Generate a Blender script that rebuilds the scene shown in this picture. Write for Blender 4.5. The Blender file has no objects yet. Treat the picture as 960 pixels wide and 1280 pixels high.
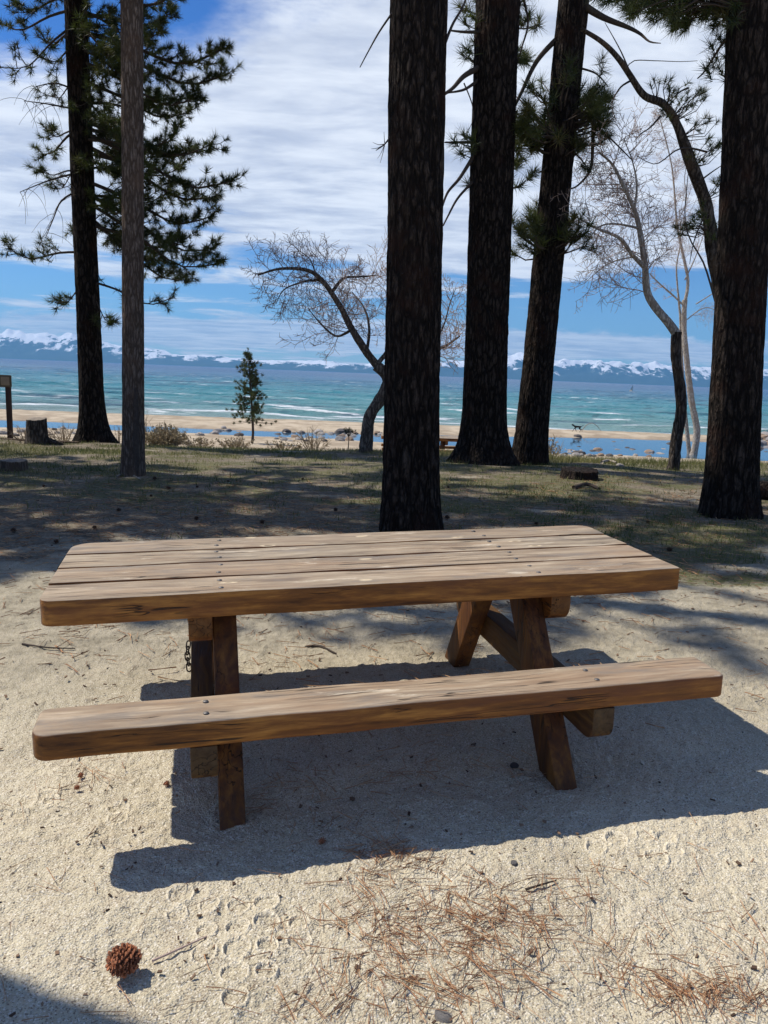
import bpy, bmesh, math, random
import numpy as np
from mathutils import Vector, Matrix
random.seed(7); rng = np.random.default_rng(11)
sc = bpy.context.scene
COL = sc.collection

# ------------------------------------------------------------ camera
CH, CP, CR, CF = 1.5841, 0.1748, 0.0408, 976.68
def cam_axes():
    f = np.array([0, math.cos(CP), -math.sin(CP)]); rt = np.array([1, 0, 0.]); u = np.cross(rt, f)
    return math.cos(CR)*rt+math.sin(CR)*u, -math.sin(CR)*rt+math.cos(CR)*u, f
RT, UP, FW = cam_axes()
cam_d = bpy.data.cameras.new("camera"); cam = bpy.data.objects.new("camera", cam_d); COL.objects.link(cam)
cam_d.sensor_fit = 'VERTICAL'; cam_d.sensor_height = 36; cam_d.sensor_width = 27; cam_d.lens = 36*CF/1280
cam_d.clip_start = 0.05; cam_d.clip_end = 60000
M = Matrix.Identity(4)
for i in range(3):
    M[i][0] = RT[i]; M[i][1] = UP[i]; M[i][2] = -FW[i]
M[2][3] = CH
cam.matrix_world = M
sc.camera = cam
sc.render.resolution_x = 768; sc.render.resolution_y = 1024

# ------------------------------------------------------------ light
SUN_TO = Vector((-0.7325, 0.2592, 1.0)).normalized()
SUN_EL = math.asin(SUN_TO.z); SUN_ROT = math.atan2(SUN_TO.x, SUN_TO.y)
sl = bpy.data.lights.new("sun", 'SUN'); sl.energy = 5.0; sl.angle = math.radians(0.5); sl.color = (1.0, 0.93, 0.82)
so = bpy.data.objects.new("sun", sl); COL.objects.link(so); so.rotation_euler = SUN_TO.to_track_quat('Z', 'Y').to_euler()
sc.view_settings.view_transform = 'Standard'; sc.view_settings.look = 'None'
sc.view_settings.exposure = 0.14; sc.view_settings.gamma = 1
SKY_STRENGTH = 0.085
CLOUD = 11.8

class NT:
    """small helper to write node trees as expressions"""
    def __init__(s, tree): s.t = tree; tree.nodes.clear()
    def n(s, typ, ins=None, **kw):
        nd = s.t.nodes.new(typ)
        for k, v in kw.items(): setattr(nd, k, v)
        for k, v in (ins or {}).items(): s.put(nd.inputs[k], v)
        return nd
    def put(s, sock, v):
        if isinstance(v, bpy.types.NodeSocket): s.t.links.new(v, sock)
        else:
            if hasattr(sock, 'default_value') and sock.type == 'RGBA' and len(v) == 3: v = (*v, 1)
            sock.default_value = v
    def m(s, op, a, b=None, c=None, clamp=False):
        nd = s.t.nodes.new('ShaderNodeMath'); nd.operation = op; nd.use_clamp = clamp
        for i, v in enumerate((a, b, c)):
            if v is not None: s.put(nd.inputs[i], v)
        return nd.outputs[0]
    def add(s, a, b): return s.m('ADD', a, b)
    def sub(s, a, b): return s.m('SUBTRACT', a, b)
    def mul(s, a, b): return s.m('MULTIPLY', a, b)
    def ss(s, v, a, b, o0=0., o1=1.):
        nd = s.t.nodes.new('ShaderNodeMapRange'); nd.interpolation_type = 'SMOOTHSTEP'
        s.put(nd.inputs[0], v); nd.inputs[1].default_value = a; nd.inputs[2].default_value = b
        nd.inputs[3].default_value = o0; nd.inputs[4].default_value = o1
        return nd.outputs[0]
    def mix(s, f, a, b, blend='MIX'):
        nd = s.t.nodes.new('ShaderNodeMix'); nd.data_type = 'RGBA'; nd.blend_type = blend
        s.put(nd.inputs[0], f); s.put(nd.inputs[6], a); s.put(nd.inputs[7], b)
        return nd.outputs[2]
    def obj(s): return s.n('ShaderNodeTexCoord').outputs['Object']
    def map(s, v, sc_=(1, 1, 1), loc=(0, 0, 0), rot=(0, 0, 0)):
        return s.n('ShaderNodeMapping', {'Vector': v, 'Scale': sc_, 'Location': loc, 'Rotation': rot}).outputs[0]
    def noise(s, v, scale, detail=4, rough=.55, dist=0., col=False):
        nd = s.n('ShaderNodeTexNoise', {'Vector': v, 'Scale': scale, 'Detail': detail, 'Roughness': rough, 'Distortion': dist})
        return nd.outputs[1 if col else 0]
    def vor(s, v, scale, feature='F1', out=0, rnd=1.):
        nd = s.n('ShaderNodeTexVoronoi', {'Vector': v, 'Scale': scale, 'Randomness': rnd}, feature=feature)
        return nd.outputs[out]
    def ramp(s, f, stops):
        nd = s.n('ShaderNodeValToRGB', {'Fac': f}); e = nd.color_ramp.elements
        while len(e) < len(stops): e.new(.5)
        for i, (p, c) in enumerate(stops): e[i].position = p; e[i].color = (*c, 1)
        return nd.outputs[0]
    def bump(s, h, strength=.5, dist=.01, normal=None):
        ins = {'Height': h, 'Strength': strength, 'Distance': dist}
        if normal is not None: ins['Normal'] = normal
        return s.n('ShaderNodeBump', ins).outputs[0]
    def attr(s, name, out=2): return s.n('ShaderNodeAttribute', attribute_name=name).outputs[out]
    def out(s, color, rough=.8, normal=None, spec=.5, **kw):
        ins = {'Base Color': color, 'Roughness': rough, 'Specular IOR Level': spec}
        if normal is not None: ins['Normal'] = normal
        ins.update(kw)
        b = s.n('ShaderNodeBsdfPrincipled', ins)
        o = s.n('ShaderNodeOutputMaterial', {'Surface': b.outputs[0]}); return b

def new_mat(name):
    m = bpy.data.materials.new(name); m.use_nodes = True
    return m, NT(m.node_tree)

# world: Nishita sky with broken high cloud laid out by direction
w = bpy.data.worlds.new("World"); sc.world = w; w.use_nodes = True
N = NT(w.node_tree)
sky = N.n('ShaderNodeTexSky', sky_type='NISHITA'); sky.sun_disc = False
sky.sun_elevation = SUN_EL; sky.sun_rotation = SUN_ROT; sky.altitude = 1900; sky.air_density = 1.0; sky.dust_density = .3; sky.ozone_density = 2.0
g = N.n('ShaderNodeTexCoord').outputs['Generated']
sep = N.n('ShaderNodeSeparateXYZ', {0: g}); X, Y, Z = sep.outputs
az = N.m('ARCTAN2', X, Y); el = N.m('ARCSINE', Z)
def blob(a0, e0, sa, se, k):
    da = N.mul(N.sub(az, a0), 1/sa); de = N.mul(N.sub(el, e0), 1/se)
    r = N.add(N.mul(da, da), N.mul(de, de))
    return N.mul(N.m('EXPONENT', N.mul(r, -1.0)), k)
zz = N.m('MAXIMUM', N.add(Z, .06), .03)
cv = N.n('ShaderNodeCombineXYZ', {0: N.m('DIVIDE', X, zz), 1: N.m('DIVIDE', Y, zz), 2: 0.})
n1 = N.noise(N.map(cv.outputs[0], (.75, 1.0, 1), (3.1, 1.2, 0), (0, 0, .25)), 1.25, 9, .60, .5)
n2 = N.noise(N.map(cv.outputs[0], (.8, 1.6, 1), (9.1, 4.2, 0), (0, 0, .3)), 2.6, 7, .6, .2)
ncum = N.noise(N.map(g, (1, 1, 2.6), (2.3, 0, 0)), 13, 6, .6, .1)
cov = .34
for b in ((.10, .28, .60, .20, .68), (-.42, .43, .20, .10, -.75), (.40, .085, .34, .055, -.62), (-.40, .09, .30, .028, -.35),
          (-.47, .17, .25, .06, .25), (.33, .45, .2, .06, -.12), (-.22, .31, .1, .035, -.20), (-.12, .45, .15, .08, -.05)):
    cov = N.add(cov, blob(*b))
dens = N.ss(N.add(cov, N.mul(N.sub(n1, .5), 1.9)), .30, .66)
# low banks of cloud over the far shore
low = N.mul(N.ss(N.add(N.sub(ncum, .5), N.add(blob(-.2, .042, .30, .018, .66), blob(.25, .042, .28, .018, .56))), .16, .36), N.ss(el, .002, .02))
dens = N.m('MAXIMUM', dens, N.mul(low, .9))
dens = N.m('MINIMUM', N.mul(dens, .93), .95)
tone = N.ss(N.add(N.mul(n2, .6), N.mul(n1, .4)), .36, .62)
cc = N.mix(tone, (.52*CLOUD, .58*CLOUD, .71*CLOUD), (.88*CLOUD, .93*CLOUD, 1.0*CLOUD))
skyc = N.mix(1.0, sky.outputs[0], N.mix(N.ss(el, .02, .34), (.66, .96, 1.22, 1), (.38, .80, 1.38, 1)), 'MULTIPLY')
colr = N.mix(dens, skyc, cc)
bg = N.n('ShaderNodeBackground', {'Color': colr, 'Strength': SKY_STRENGTH})
N.n('ShaderNodeOutputWorld', {'Surface': bg.outputs[0]})

# ------------------------------------------------------------ helpers
def tag(o, label=None, cat=None, group=None, kind=None):
    if label: o['label'] = label
    if cat: o['category'] = cat
    if group: o['group'] = group
    if kind: o['kind'] = kind
    return o
def empty(name, loc=(0, 0, 0), rz=0):
    o = bpy.data.objects.new(name, None); COL.objects.link(o); o.location = loc; o.rotation_euler = (0, 0, rz)
    o.empty_display_size = .1
    return o
def link_mesh(name, me, mat, parent=None, smooth=True, sharp=None):
    if mat: me.materials.append(mat)
    if smooth:
        me.polygons.foreach_set('use_smooth', np.ones(len(me.polygons), bool))
        if sharp: me.set_sharp_from_angle(angle=math.radians(sharp))
    o = bpy.data.objects.new(name, me); COL.objects.link(o)
    if parent: o.parent = parent
    return o
def np_mesh(name, V, faces, nper):
    """V (n,3); faces (m,nper)"""
    me = bpy.data.meshes.new(name); V = np.asarray(V, np.float32); F = np.asarray(faces, np.int32)
    me.vertices.add(len(V)); me.vertices.foreach_set('co', V.ravel())
    me.loops.add(F.size); me.loops.foreach_set('vertex_index', F.ravel())
    me.polygons.add(len(F)); me.polygons.foreach_set('loop_start', np.arange(0, F.size, nper, dtype=np.int32))
    me.update(calc_edges=True); me.validate()
    return me
def f_attr(me, name, vals):
    a = me.attributes.new(name, 'FLOAT', 'POINT'); a.data.foreach_set('value', np.asarray(vals, np.float32))
def copy_tree(o, parent=None):
    c = o.copy(); COL.objects.link(c); c.parent = parent
    for ch in list(o.children): copy_tree(ch, c)
    return c
# vectorised value noise
def _h(ix, iy, s):
    n = (ix.astype(np.int64)*374761393 + iy.astype(np.int64)*668265263 + s*1274126177) & 0xffffffff
    n = ((n ^ (n >> 13))*1274126177) & 0xffffffff
    return ((n ^ (n >> 16)) & 0xffff)/65535.0
def vnoise(x, y, s=0):
    x, y = np.broadcast_arrays(np.asarray(x, float), np.asarray(y, float))
    ix = np.floor(x); iy = np.floor(y); fx = x-ix; fy = y-iy; fx = fx*fx*(3-2*fx); fy = fy*fy*(3-2*fy)
    a = _h(ix, iy, s); b = _h(ix+1, iy, s); c = _h(ix, iy+1, s); d = _h(ix+1, iy+1, s)
    return (a*(1-fx)+b*fx)*(1-fy)+(c*(1-fx)+d*fx)*fy-.5
def fbm(x, y, s=0, o=4, g=.5):
    t = 0; a = 1
    for i in range(o): t = t+a*vnoise(x*2**i, y*2**i, s+i*17); a *= g
    return t
def sst(v, a, b):
    t = np.clip((v-a)/(b-a), 0, 1); return t*t*(3-2*t)
def ray(px, py): return (px-480)/CF*RT-(py-640)/CF*UP+FW
def at(px, py, Yd):
    d = ray(px, py); t = Yd/d[1]; return np.array([0, 0, CH])+t*d

# ------------------------------------------------------------ terrain
WATER = -1.80
def yF(x): return np.interp(x, [-40, -20, -6.5, 0, 5, 14, 25, 60], [44, 44, 43.5, 45, 46.3, 49.4, 50, 51])
def yS(x): return np.interp(x, [-40, -20, 0, 14, 60], [51.5, 52, 53.4, 54.6, 56])
def yN(x): return np.interp(x, [-40, -20, -10, -4, 5, 14, 25, 60], [41, 39.5, 41.0, 40.0, 38, 37.0, 38, 38])+1.6*vnoise(x*.35, x*0+2., 5)
def terrain(x, y):
    x = np.asarray(x, float); y = np.asarray(y, float)
    z = np.interp(y, [-1e5, 0, 9, 13, 15.5, 17.5, 20, 24, 30, 37, 60], [0, 0, 0, .0, -.05, -.27, -.56, -1.02, -1.5, -1.74, -1.85])
    z = z+(.017*np.clip(y, -4, 4.2)+.0238*np.clip(x, -14, 14)*(1-.68*sst(y, 7.5, 14)))*(1-sst(y, 15, 26))
    k = sst(y, 8, 14)*(1-sst(y, 34, 42))
    z = z+k*.10*fbm(x*.35, y*.35, 3, 3)
    n = yN(x); f = yF(x); s = yS(x)
    nearb = -1.70-.24*sst(y, n-2.5, n+2.0)
    bar = .30*sst(y, f-2.2, f+2.0)*(1-sst(y, s-1.5, s+3.))
    beach = nearb+bar+.03*fbm(x*.5, y*.5, 9, 3)
    z = np.where(y > 35, np.minimum(z, 99)*(1-sst(y, 35, 39))+beach*sst(y, 35, 39), z)
    z = z-3.0*sst(y, s+1, s+40)-10*sst(y, 100, 1500)
    return z

GX, GY = .0238, .017
TAB_O = np.array([-0.0467, 3.2679, GX*-.0467+GY*3.2679]); YAW = 0.242
TA = np.array([math.cos(YAW), math.sin(YAW)]); TB = np.array([-math.sin(YAW), math.cos(YAW)])
_GX = np.arange(-70, 70.01, .125); _GY = np.arange(-4, 90.01, .125)
_GZ = terrain(*np.meshgrid(_GX, _GY))
def gz(x, y):
    u = (x+70)/.125; v = (y+4)/.125; i = min(max(int(u), 0), len(_GX)-2); j = min(max(int(v), 0), len(_GY)-2); u -= i; v -= j
    g_ = _GZ; return float((g_[j, i]*(1-u)+g_[j, i+1]*u)*(1-v)+(g_[j+1, i]*(1-u)+g_[j+1, i+1]*u)*v)
def gpt(px, py):
    """where a picture point meets the terrain"""
    d = ray(px, py); t = 0.5
    t = (0.4-CH)/d[2]*.3 if d[2] < 0 else 1.
    for i in range(3000):
        p = np.array([0, 0, CH])+t*d
        if p[2] <= gz(p[0], p[1]): break
        t *= 1.003
    return p

rings_px = [(515,1172),(258,1165)] and [(258,1165),(297,1162),(333,1156),(373,1153),(255,1193),(296,1190),(334,1186),(374,1180),(293,1220),(333,1216),(293,1252),
            (226,1122),(262,1134),(298,1134),(333,1131),(221,1144),(35,1000),(60,995),(24,1016),(147,1022),(148,1010),(63,1000),(745,1059),(770,1052),(806,1048),(833,1051),(820,1074),(843,1066),(935,856),(950,862)]
# extra tidy row of faint circles
ring_w = [gpt(px, py)[:2] for px, py in rings_px]

def build_ground():
    th = np.concatenate([np.linspace(-180, -50, 60, endpoint=False), np.linspace(-50, -33, 60, endpoint=False), np.linspace(-33, 33, 900, endpoint=False),
                         np.linspace(33, 50, 60, endpoint=False), np.linspace(50, 180, 60, endpoint=False)])
    th = np.radians(th)
    rr = np.concatenate([np.geomspace(.35, 1.3, 24, endpoint=False), np.geomspace(1.3, 12, 640, endpoint=False), np.geomspace(12, 70, 300, endpoint=False), np.geomspace(70, 19400, 50)])
    T, Rr = np.meshgrid(th, rr); x = Rr*np.sin(T); y = Rr*np.cos(T)
    z = terrain(x, y)
    nearm = (1-sst(Rr, 9, 16))
    # trodden sand: dimples, little ridges, clods
    soft = .017*fbm(x*1.6, y*1.6, 21, 3)+.012*fbm(x*6, y*6, 22, 3)
    clod = .013*np.maximum(0, fbm(x*22, y*22, 23, 3)-.05)+.0055*fbm(x*62, y*62, 29, 2)-.012*np.maximum(0, fbm(x*9, y*9, 33, 3)-.2)
    z = z+nearm*(soft+clod)+(1-nearm)*.03*fbm(x*1.2, y*1.2, 25, 4)*(1-sst(Rr, 60, 90))
    mark = np.zeros_like(x)
    for i, (cx, cy) in enumerate(ring_w):
        r0 = .030+.004*((i*7) % 3)
        d = np.hypot(x-cx, y-cy); m = d < .08
        g_ = np.exp(-((d-r0)/.0035)**2)*(.6+.9*np.clip(vnoise(x*40, y*40, i)+.3, 0, 1)); z = np.where(m, z+.008*g_-.004*(d < r0-.004), z); mark = np.where(m, np.maximum(mark, g_), mark)
    # masks: litter and grass cover, in world position
    dist = y
    nz = fbm(x*.55, y*.9, 31, 4); nz2 = fbm(x*1.7, y*2.6, 41, 4)
    litter = sst(dist+3.2*nz+.8*nz2, 3.6, 8.0)*(1-sst(dist+1.5*nz, 15.0, 17.5))
    litter = np.clip(litter*(.92+.9*nz2), 0, 1)
    litter = np.maximum(litter, .30*sst(nz2, .25, .6)*nearm)
    gm = np.exp(-((dist-15.6)/2.6)**2)*1.1+.75*np.exp(-(((x-3.2)/1.9)**2+((y-7.6)/2.3)**2))+.9*np.exp(-(((x+5.2)/1.8)**2+((y-12.6)/1.7)**2))+.60*np.exp(-(((x-1)/4)**2+((y-10.)/2.6)**2))+.50*sst(y, 7, 10)*(1-sst(y, 17, 19))+.5*np.exp(-(((x-3.5)/2.2)**2+((y-6.3)/1.2)**2))
    gm = gm*(1-.75*np.exp(-(((x+7)/2.6)**2+((y-16.5)/1.6)**2)))
    grass = np.clip(gm*(.62+1.5*nz2+.5*nz), 0, 1)
    wet = np.exp(-((y-yS(x)+.6)/1.2)**2)*.8+np.exp(-((y-yN(x)-.5)/1.6)**2)*.6+np.exp(-((y-yF(x)+.4)/1.0)**2)*.6
    n, m_ = x.shape
    idx = np.arange(n*m_).reshape(n, m_); nx = np.roll(idx, -1, axis=1)
    F = np.stack([idx[:-1], nx[:-1], nx[1:], idx[1:]], -1).reshape(-1, 4)[:, ::-1]
    V = np.stack([x, y, z], -1).reshape(-1, 3)
    # cap the hole under the camera
    me = np_mesh('ground', V, F, 4)
    for k, v in (('litter', litter), ('grass', grass), ('mark', mark), ('wet', np.clip(wet, 0, 1))): f_attr(me, k, v.ravel())
    bm = bmesh.new(); bm.from_mesh(me); bm.verts.ensure_lookup_table()
    f = bm.faces.new([bm.verts[i] for i in range(m_)]); f.normal_update()
    if f.normal.z < 0: f.normal_flip()
    bm.to_mesh(me); bm.free()
    mt, N = new_mat('sand')
    p = N.obj()
    big = N.noise(p, 1.3, 5, .6); fine = N.noise(p, 90, 3, .65); mid = N.noise(p, 14, 5, .62)
    grain = N.vor(p, 260, 'F1', 1)
    gsep = N.n('ShaderNodeSeparateColor', {0: grain}).outputs[0]
    sand = N.mix(N.ss(big, .3, .7), (.44, .39, .28), (.57, .51, .375))
    sand = N.mix(N.mul(N.ss(mid, .45, .7), .35), sand, (.36, .29, .21))
    sand = N.mix(N.ss(gsep, .80, .95, 0, .75), sand, (.17, .13, .10))
    sand = N.mix(N.ss(gsep, .20, .05, 0, .6), sand, (.80, .76, .68))
    sand = N.mix(N.mul(N.attr('mark'), .8), sand, (.80, .72, .56))
    dirt = N.mul(N.ss(N.add(N.n('ShaderNodeSeparateXYZ', {0: p}).outputs[1], N.mul(N.sub(N.noise(p, .9, 5, .6), .5), 2.4)), 2.9, 4.6), N.ss(N.noise(N.map(p, (1, 1.6, 1)), 2.6, 6, .7), .30, .60, .35, .85))
    sand = N.mix(dirt, sand, N.mix(N.ss(mid, .35, .65), (.20, .175, .125), (.35, .31, .23)))
    # brown needle duff over grey soil
    duffn = N.noise(N.map(p, (1, 1.6, 1)), 30, 5, .7)
    duff = N.ramp(duffn, [(.26, (.040, .032, .024)), (.42, (.115, .094, .066)), (.58, (.22, .185, .135)), (.76, (.37, .32, .24))])
    duff = N.mix(N.ss(N.noise(p, 2.3, 4), .5, .68, 0, .55), duff, (.23, .185, .13))
    duff = N.mix(N.ss(N.noise(p, 1.1, 3), .55, .70, 0, .35), duff, (.15, .095, .06))
    duff = N.mix(N.ss(N.noise(N.map(p, (.8, 2.2, 1), (5, 1, 0)), 3.2, 7, .75), .50, .62, 0, .65), duff, (.040, .030, .022))
    duff = N.mix(N.ss(N.noise(N.map(p, (.9, 2.4, 1), (2, 8, 0)), 4.2, 7, .78), .56, .66, 0, .7), duff, (.36, .32, .245))
    lit = N.ss(N.add(N.attr('litter'), N.mul(N.sub(mid, .5), .9)), .30, .62)
    c = N.mix(N.mul(lit, .93), sand, duff)
    gn = N.noise(p, 40, 4, .7)
    grs = N.ramp(gn, [(.3, (.038, .046, .016)), (.5, (.090, .100, .034)), (.7, (.20, .19, .085))])
    gmask = N.ss(N.add(N.attr('grass'), N.mul(N.sub(N.noise(p, 7, 5, .65), .5), 1.2)), .32, .75)
    c = N.mix(N.mul(gmask, N.ss(N.noise(N.map(p, (1, 2.2, 1)), 9, 5, .75), .36, .62, .15, .95)), c, grs)
    # beach sand far off is paler and smoother, wet at the water's edge
    sy = N.n('ShaderNodeSeparateXYZ', {0: p}).outputs[1]
    beach = N.ss(sy, 17, 27)
    c = N.mix(beach, c, N.mix(N.ss(N.noise(p, .8, 5, .65), .38, .62), (.33, .265, .19), (.50, .42, .31)))
    c = N.mix(N.mul(N.attr('wet'), .6), c, (.25, .19, .13))
    h = N.add(N.mul(fine, .5), N.add(N.mul(mid, 1.2), N.mul(N.vor(p, 150), .35)))
    b1 = N.bump(h, .85, .012)
    N.out(c, .95, b1, .15)
    o = link_mesh('ground', me, mt); tag(o, kind='structure')
build_ground()


# ------------------------------------------------------------ water
def water_mats():
    mt, N = new_mat('lake_water')
    p = N.obj(); s = N.n('ShaderNodeSeparateXYZ', {0: p}); yy = s.outputs[1]
    wob = N.mul(N.sub(N.noise(N.map(p, (.01, .03, 1)), 1, 3), .5), 1.0)
    ly = N.add(N.m('LOGARITHM', N.m('MAXIMUM', yy, 10), 10), N.mul(wob, .28))
    t = N.ss(ly, 1.7, 3.6); t = N.n('ShaderNodeMapRange', {0: ly, 1: 1.7, 2: 4.0}).outputs[0]
    c = N.ramp(t, [(0, (.20, .31, .28)), (.06, (.08, .29, .31)), (.17, (.012, .23, .29)), (.30, (.005, .14, .26)), (.50, (.004, .075, .19)), (.85, (.004, .050, .15))])
    pn = N.noise(N.map(p, (.05, .12, 1)), 1, 5, .65)
    c = N.mix(N.ss(pn, .5, .68, 0, .75), c, (.010, .050, .11))
    rp = N.noise(N.map(p, (.22, .55, 1)), 1, 6, .75); rp2 = N.noise(N.map(p, (.03, .06, 1)), 1, 7, .78)  # ripple streaks: light and dark wave faces painted into the water colour
    c = N.mix(N.ss(rp, .58, .68, 0, .4), c, (.14, .29, .32)); c = N.mix(N.mul(N.ss(rp2, .56, .66, 0, .45), N.ss(yy, 120, 400)), c, (.10, .20, .27))
    c = N.mix(N.ss(rp, .44, .36, 0, .6), c, (.012, .06, .09))
    # foam caps: streaks along the crests, finer and rarer offshore
    foam = N.attr('foam')
    fn = N.noise(N.map(p, (.30, 1.3, 1)), 1.5, 7, .78)
    far = N.noise(N.map(p, (.10, .16, 1)), 1, 7, .72)
    far2 = N.noise(N.map(p, (.035, .05, 1)), 1, 7, .74)
    fo = N.m('MAXIMUM', N.ss(N.mul(foam, N.add(.12, fn)), .44, .62),
             N.m('MAXIMUM', N.mul(N.ss(far, .595, .66), N.ss(yy, 500, 90, 0, .85)), N.mul(N.ss(far2, .62, .68), N.ss(yy, 5000, 300, 0, .7))))
    c = N.mix(fo, c, (.78, .83, .86))
    nb = N.add(N.noise(N.map(p, (.7, 1.3, 1)), 1.3, 6, .7), N.mul(N.noise(N.map(p, (.08, .15, 1)), 1., 4, .6), 3.))
    b = N.bump(nb, .9, .8)
    rough = N.mix(fo, (.28, .28, .28), (.9, .9, .9))
    N.out(c, rough, b, .32)
    m2, N = new_mat('pool_water')
    p = N.obj()
    b = N.bump(N.noise(N.map(p, (1, 2.4, 1)), 2.2, 4), .06, .03)
    N.out((.05, .09, .13), .04, b, .5, **{'IOR': 1.33})
    return mt, m2
M_LAKE, M_POOL = water_mats()
def build_water():
    th = np.radians(np.linspace(-38, 38, 620)); rr = np.concatenate([np.geomspace(44, 420, 520, endpoint=False), np.geomspace(420, 22000, 90)])
    T, Rr = np.meshgrid(th, rr); x = np.tan(T)*Rr; y = Rr+0*T
    s = yS(x)
    d = y-s+2.5*fbm(x*.05, y*.05, 51, 2)
    amp = sst(d, -1.5, 9)*(1-sst(y, 300, 420))
    ph = d*2*math.pi/6.8+2.6*fbm(x*.045, y*.06, 52, 3)*2+.04*x
    ph2 = d*2*math.pi/4.1-.09*x+3*fbm(x*.07, y*.1, 54, 2)
    grp = .55+1.3*np.clip(fbm(x*.05, y*.11, 53, 3)+.35, 0, 1)
    cr = (np.sin(ph)*.5+.5)**2.2
    z = WATER+amp*(.26*cr*grp+.09*np.sin(ph2)+.12*fbm(x*.5, y*.7, 57, 3))-.05*(1-sst(d, -4, 0))
    foam = sst(cr, .70, .93)*sst(grp+.9*fbm(x*.16, y*.4, 55, 3), .95, 1.30)*sst(d, .2, 1.0)*(1-.65*sst(d, 22, 70))
    swash = np.exp(-((d-.5)/.5)**2)*(.75+.9*fbm(x*.3, y*.2, 56, 3))
    foam = np.maximum(foam, swash); foam = np.maximum(foam, np.exp(-((d-5.5-2.0*vnoise(x*.05, x*0, 9))/.7)**2)*sst(vnoise(x*.11, x*0+7, 3), -.15, .12)*1.1)
    n, m = x.shape; idx = np.arange(n*m).reshape(n, m)
    F = np.stack([idx[:-1, :-1], idx[:-1, 1:], idx[1:, 1:], idx[1:, :-1]], -1).reshape(-1, 4)
    me = np_mesh('lake', np.stack([x, y, z], -1).reshape(-1, 3), F, 4); f_attr(me, 'foam', foam.ravel())
    o = link_mesh('lake', me, M_LAKE); tag(o, kind='structure')
    me = np_mesh('pool', [(-60, 34, WATER), (60, 34, WATER), (60, 51.5, WATER), (-60, 51.5, WATER)], [(0, 1, 2, 3)], 4)
    o = link_mesh('pool', me, M_POOL, smooth=False); tag(o, kind='structure')
build_water()

# ------------------------------------------------------------ mountains across the lake
def build_hills():
    Dm = 17000.
    px = [-400, -100, 0, 30, 60, 75, 90, 120, 150, 190, 200, 240, 280, 320, 400, 480, 550, 580, 640, 670, 700, 740, 800, 840, 900, 950, 1100, 1400]
    hp = [30, 33, 34, 31, 32, 28, 33, 24, 21, 17, 16.5, 14, 12, 10, 13, 12, 19, 20, 30, 23, 25, 24.5, 26, 24, 21, 26, 26, 26]
    ax = (np.array(px)-480)/CF; hh = np.array(hp)/CF*Dm*1.04
    m, n = 1100, 60
    A = np.linspace(-.95, 1.0, m); Dd = np.linspace(0, 1, n)
    AA, DD = np.meshgrid(A, Dd); yy = 15200+DD*3600; x = AA*yy
    # the main ridge stands at DD=.62; lower forested shoulders in front of it
    H = np.interp(AA, ax, hh)*(yy/17000)
    prof = np.interp(DD, [0, .12, .3, .62, .85, 1.], [0, .16, .42, 1., .7, .5])
    rid = 1-np.abs(fbm(AA*26, DD*2.6, 61, 5)*2.0)
    rid2 = fbm(AA*95, DD*9, 63, 4)
    z = H*prof*(.82+.26*rid)+H*.13*rid2*np.interp(DD, [0, .1, .6, 1], [0, .5, .7, .6])
    z = z-6
    z[0] = -8
    idx = np.arange(n*m).reshape(n, m)
    F = np.stack([idx[:-1, :-1], idx[:-1, 1:], idx[1:, 1:], idx[1:, :-1]], -1).reshape(-1, 4)
    me = np_mesh('hills', np.stack([x, yy, z], -1).reshape(-1, 3), F, 4)
    f_attr(me, 'high', (z/np.maximum(H, 1)).ravel())
    mt, N = new_mat('snowy_forest'); p = N.obj()
    hgt = N.attr('high')
    nn = N.noise(N.map(p, (1, .4, .9)), .0030, 9, .74)
    snow = N.ss(N.add(hgt, N.mul(N.sub(nn, .5), 2.8)), .60, .74)
    c = N.mix(snow, N.mix(nn, (.018, .040, .034), (.06, .085, .07)), (.86, .88, .92))
    N.out(c, .9, None, .1)
    o = link_mesh('hills', me, mt); tag(o, kind='structure')
build_hills()

# haze over the lake
def build_haze():
    bm = bmesh.new(); bmesh.ops.create_cube(bm, size=1)
    for v in bm.verts: v.co = Vector((v.co.x*39000, v.co.y*39000, -22+1000*(v.co.z+.5)))
    me = bpy.data.meshes.new('haze'); bm.to_mesh(me); bm.free()
    mt, N = new_mat('haze')
    v = N.n('ShaderNodeVolumePrincipled', {'Color': (.20, .54, 1.0), 'Density': 5.2e-5, 'Anisotropy': .1})
    N.n('ShaderNodeOutputMaterial', {'Volume': v.outputs[0]})
    o = link_mesh('haze', me, mt, smooth=False); tag(o, kind='stuff'); o['label'] = 'thin blue haze hanging in the air over the lake'; o['category'] = 'haze'
build_haze()

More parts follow.
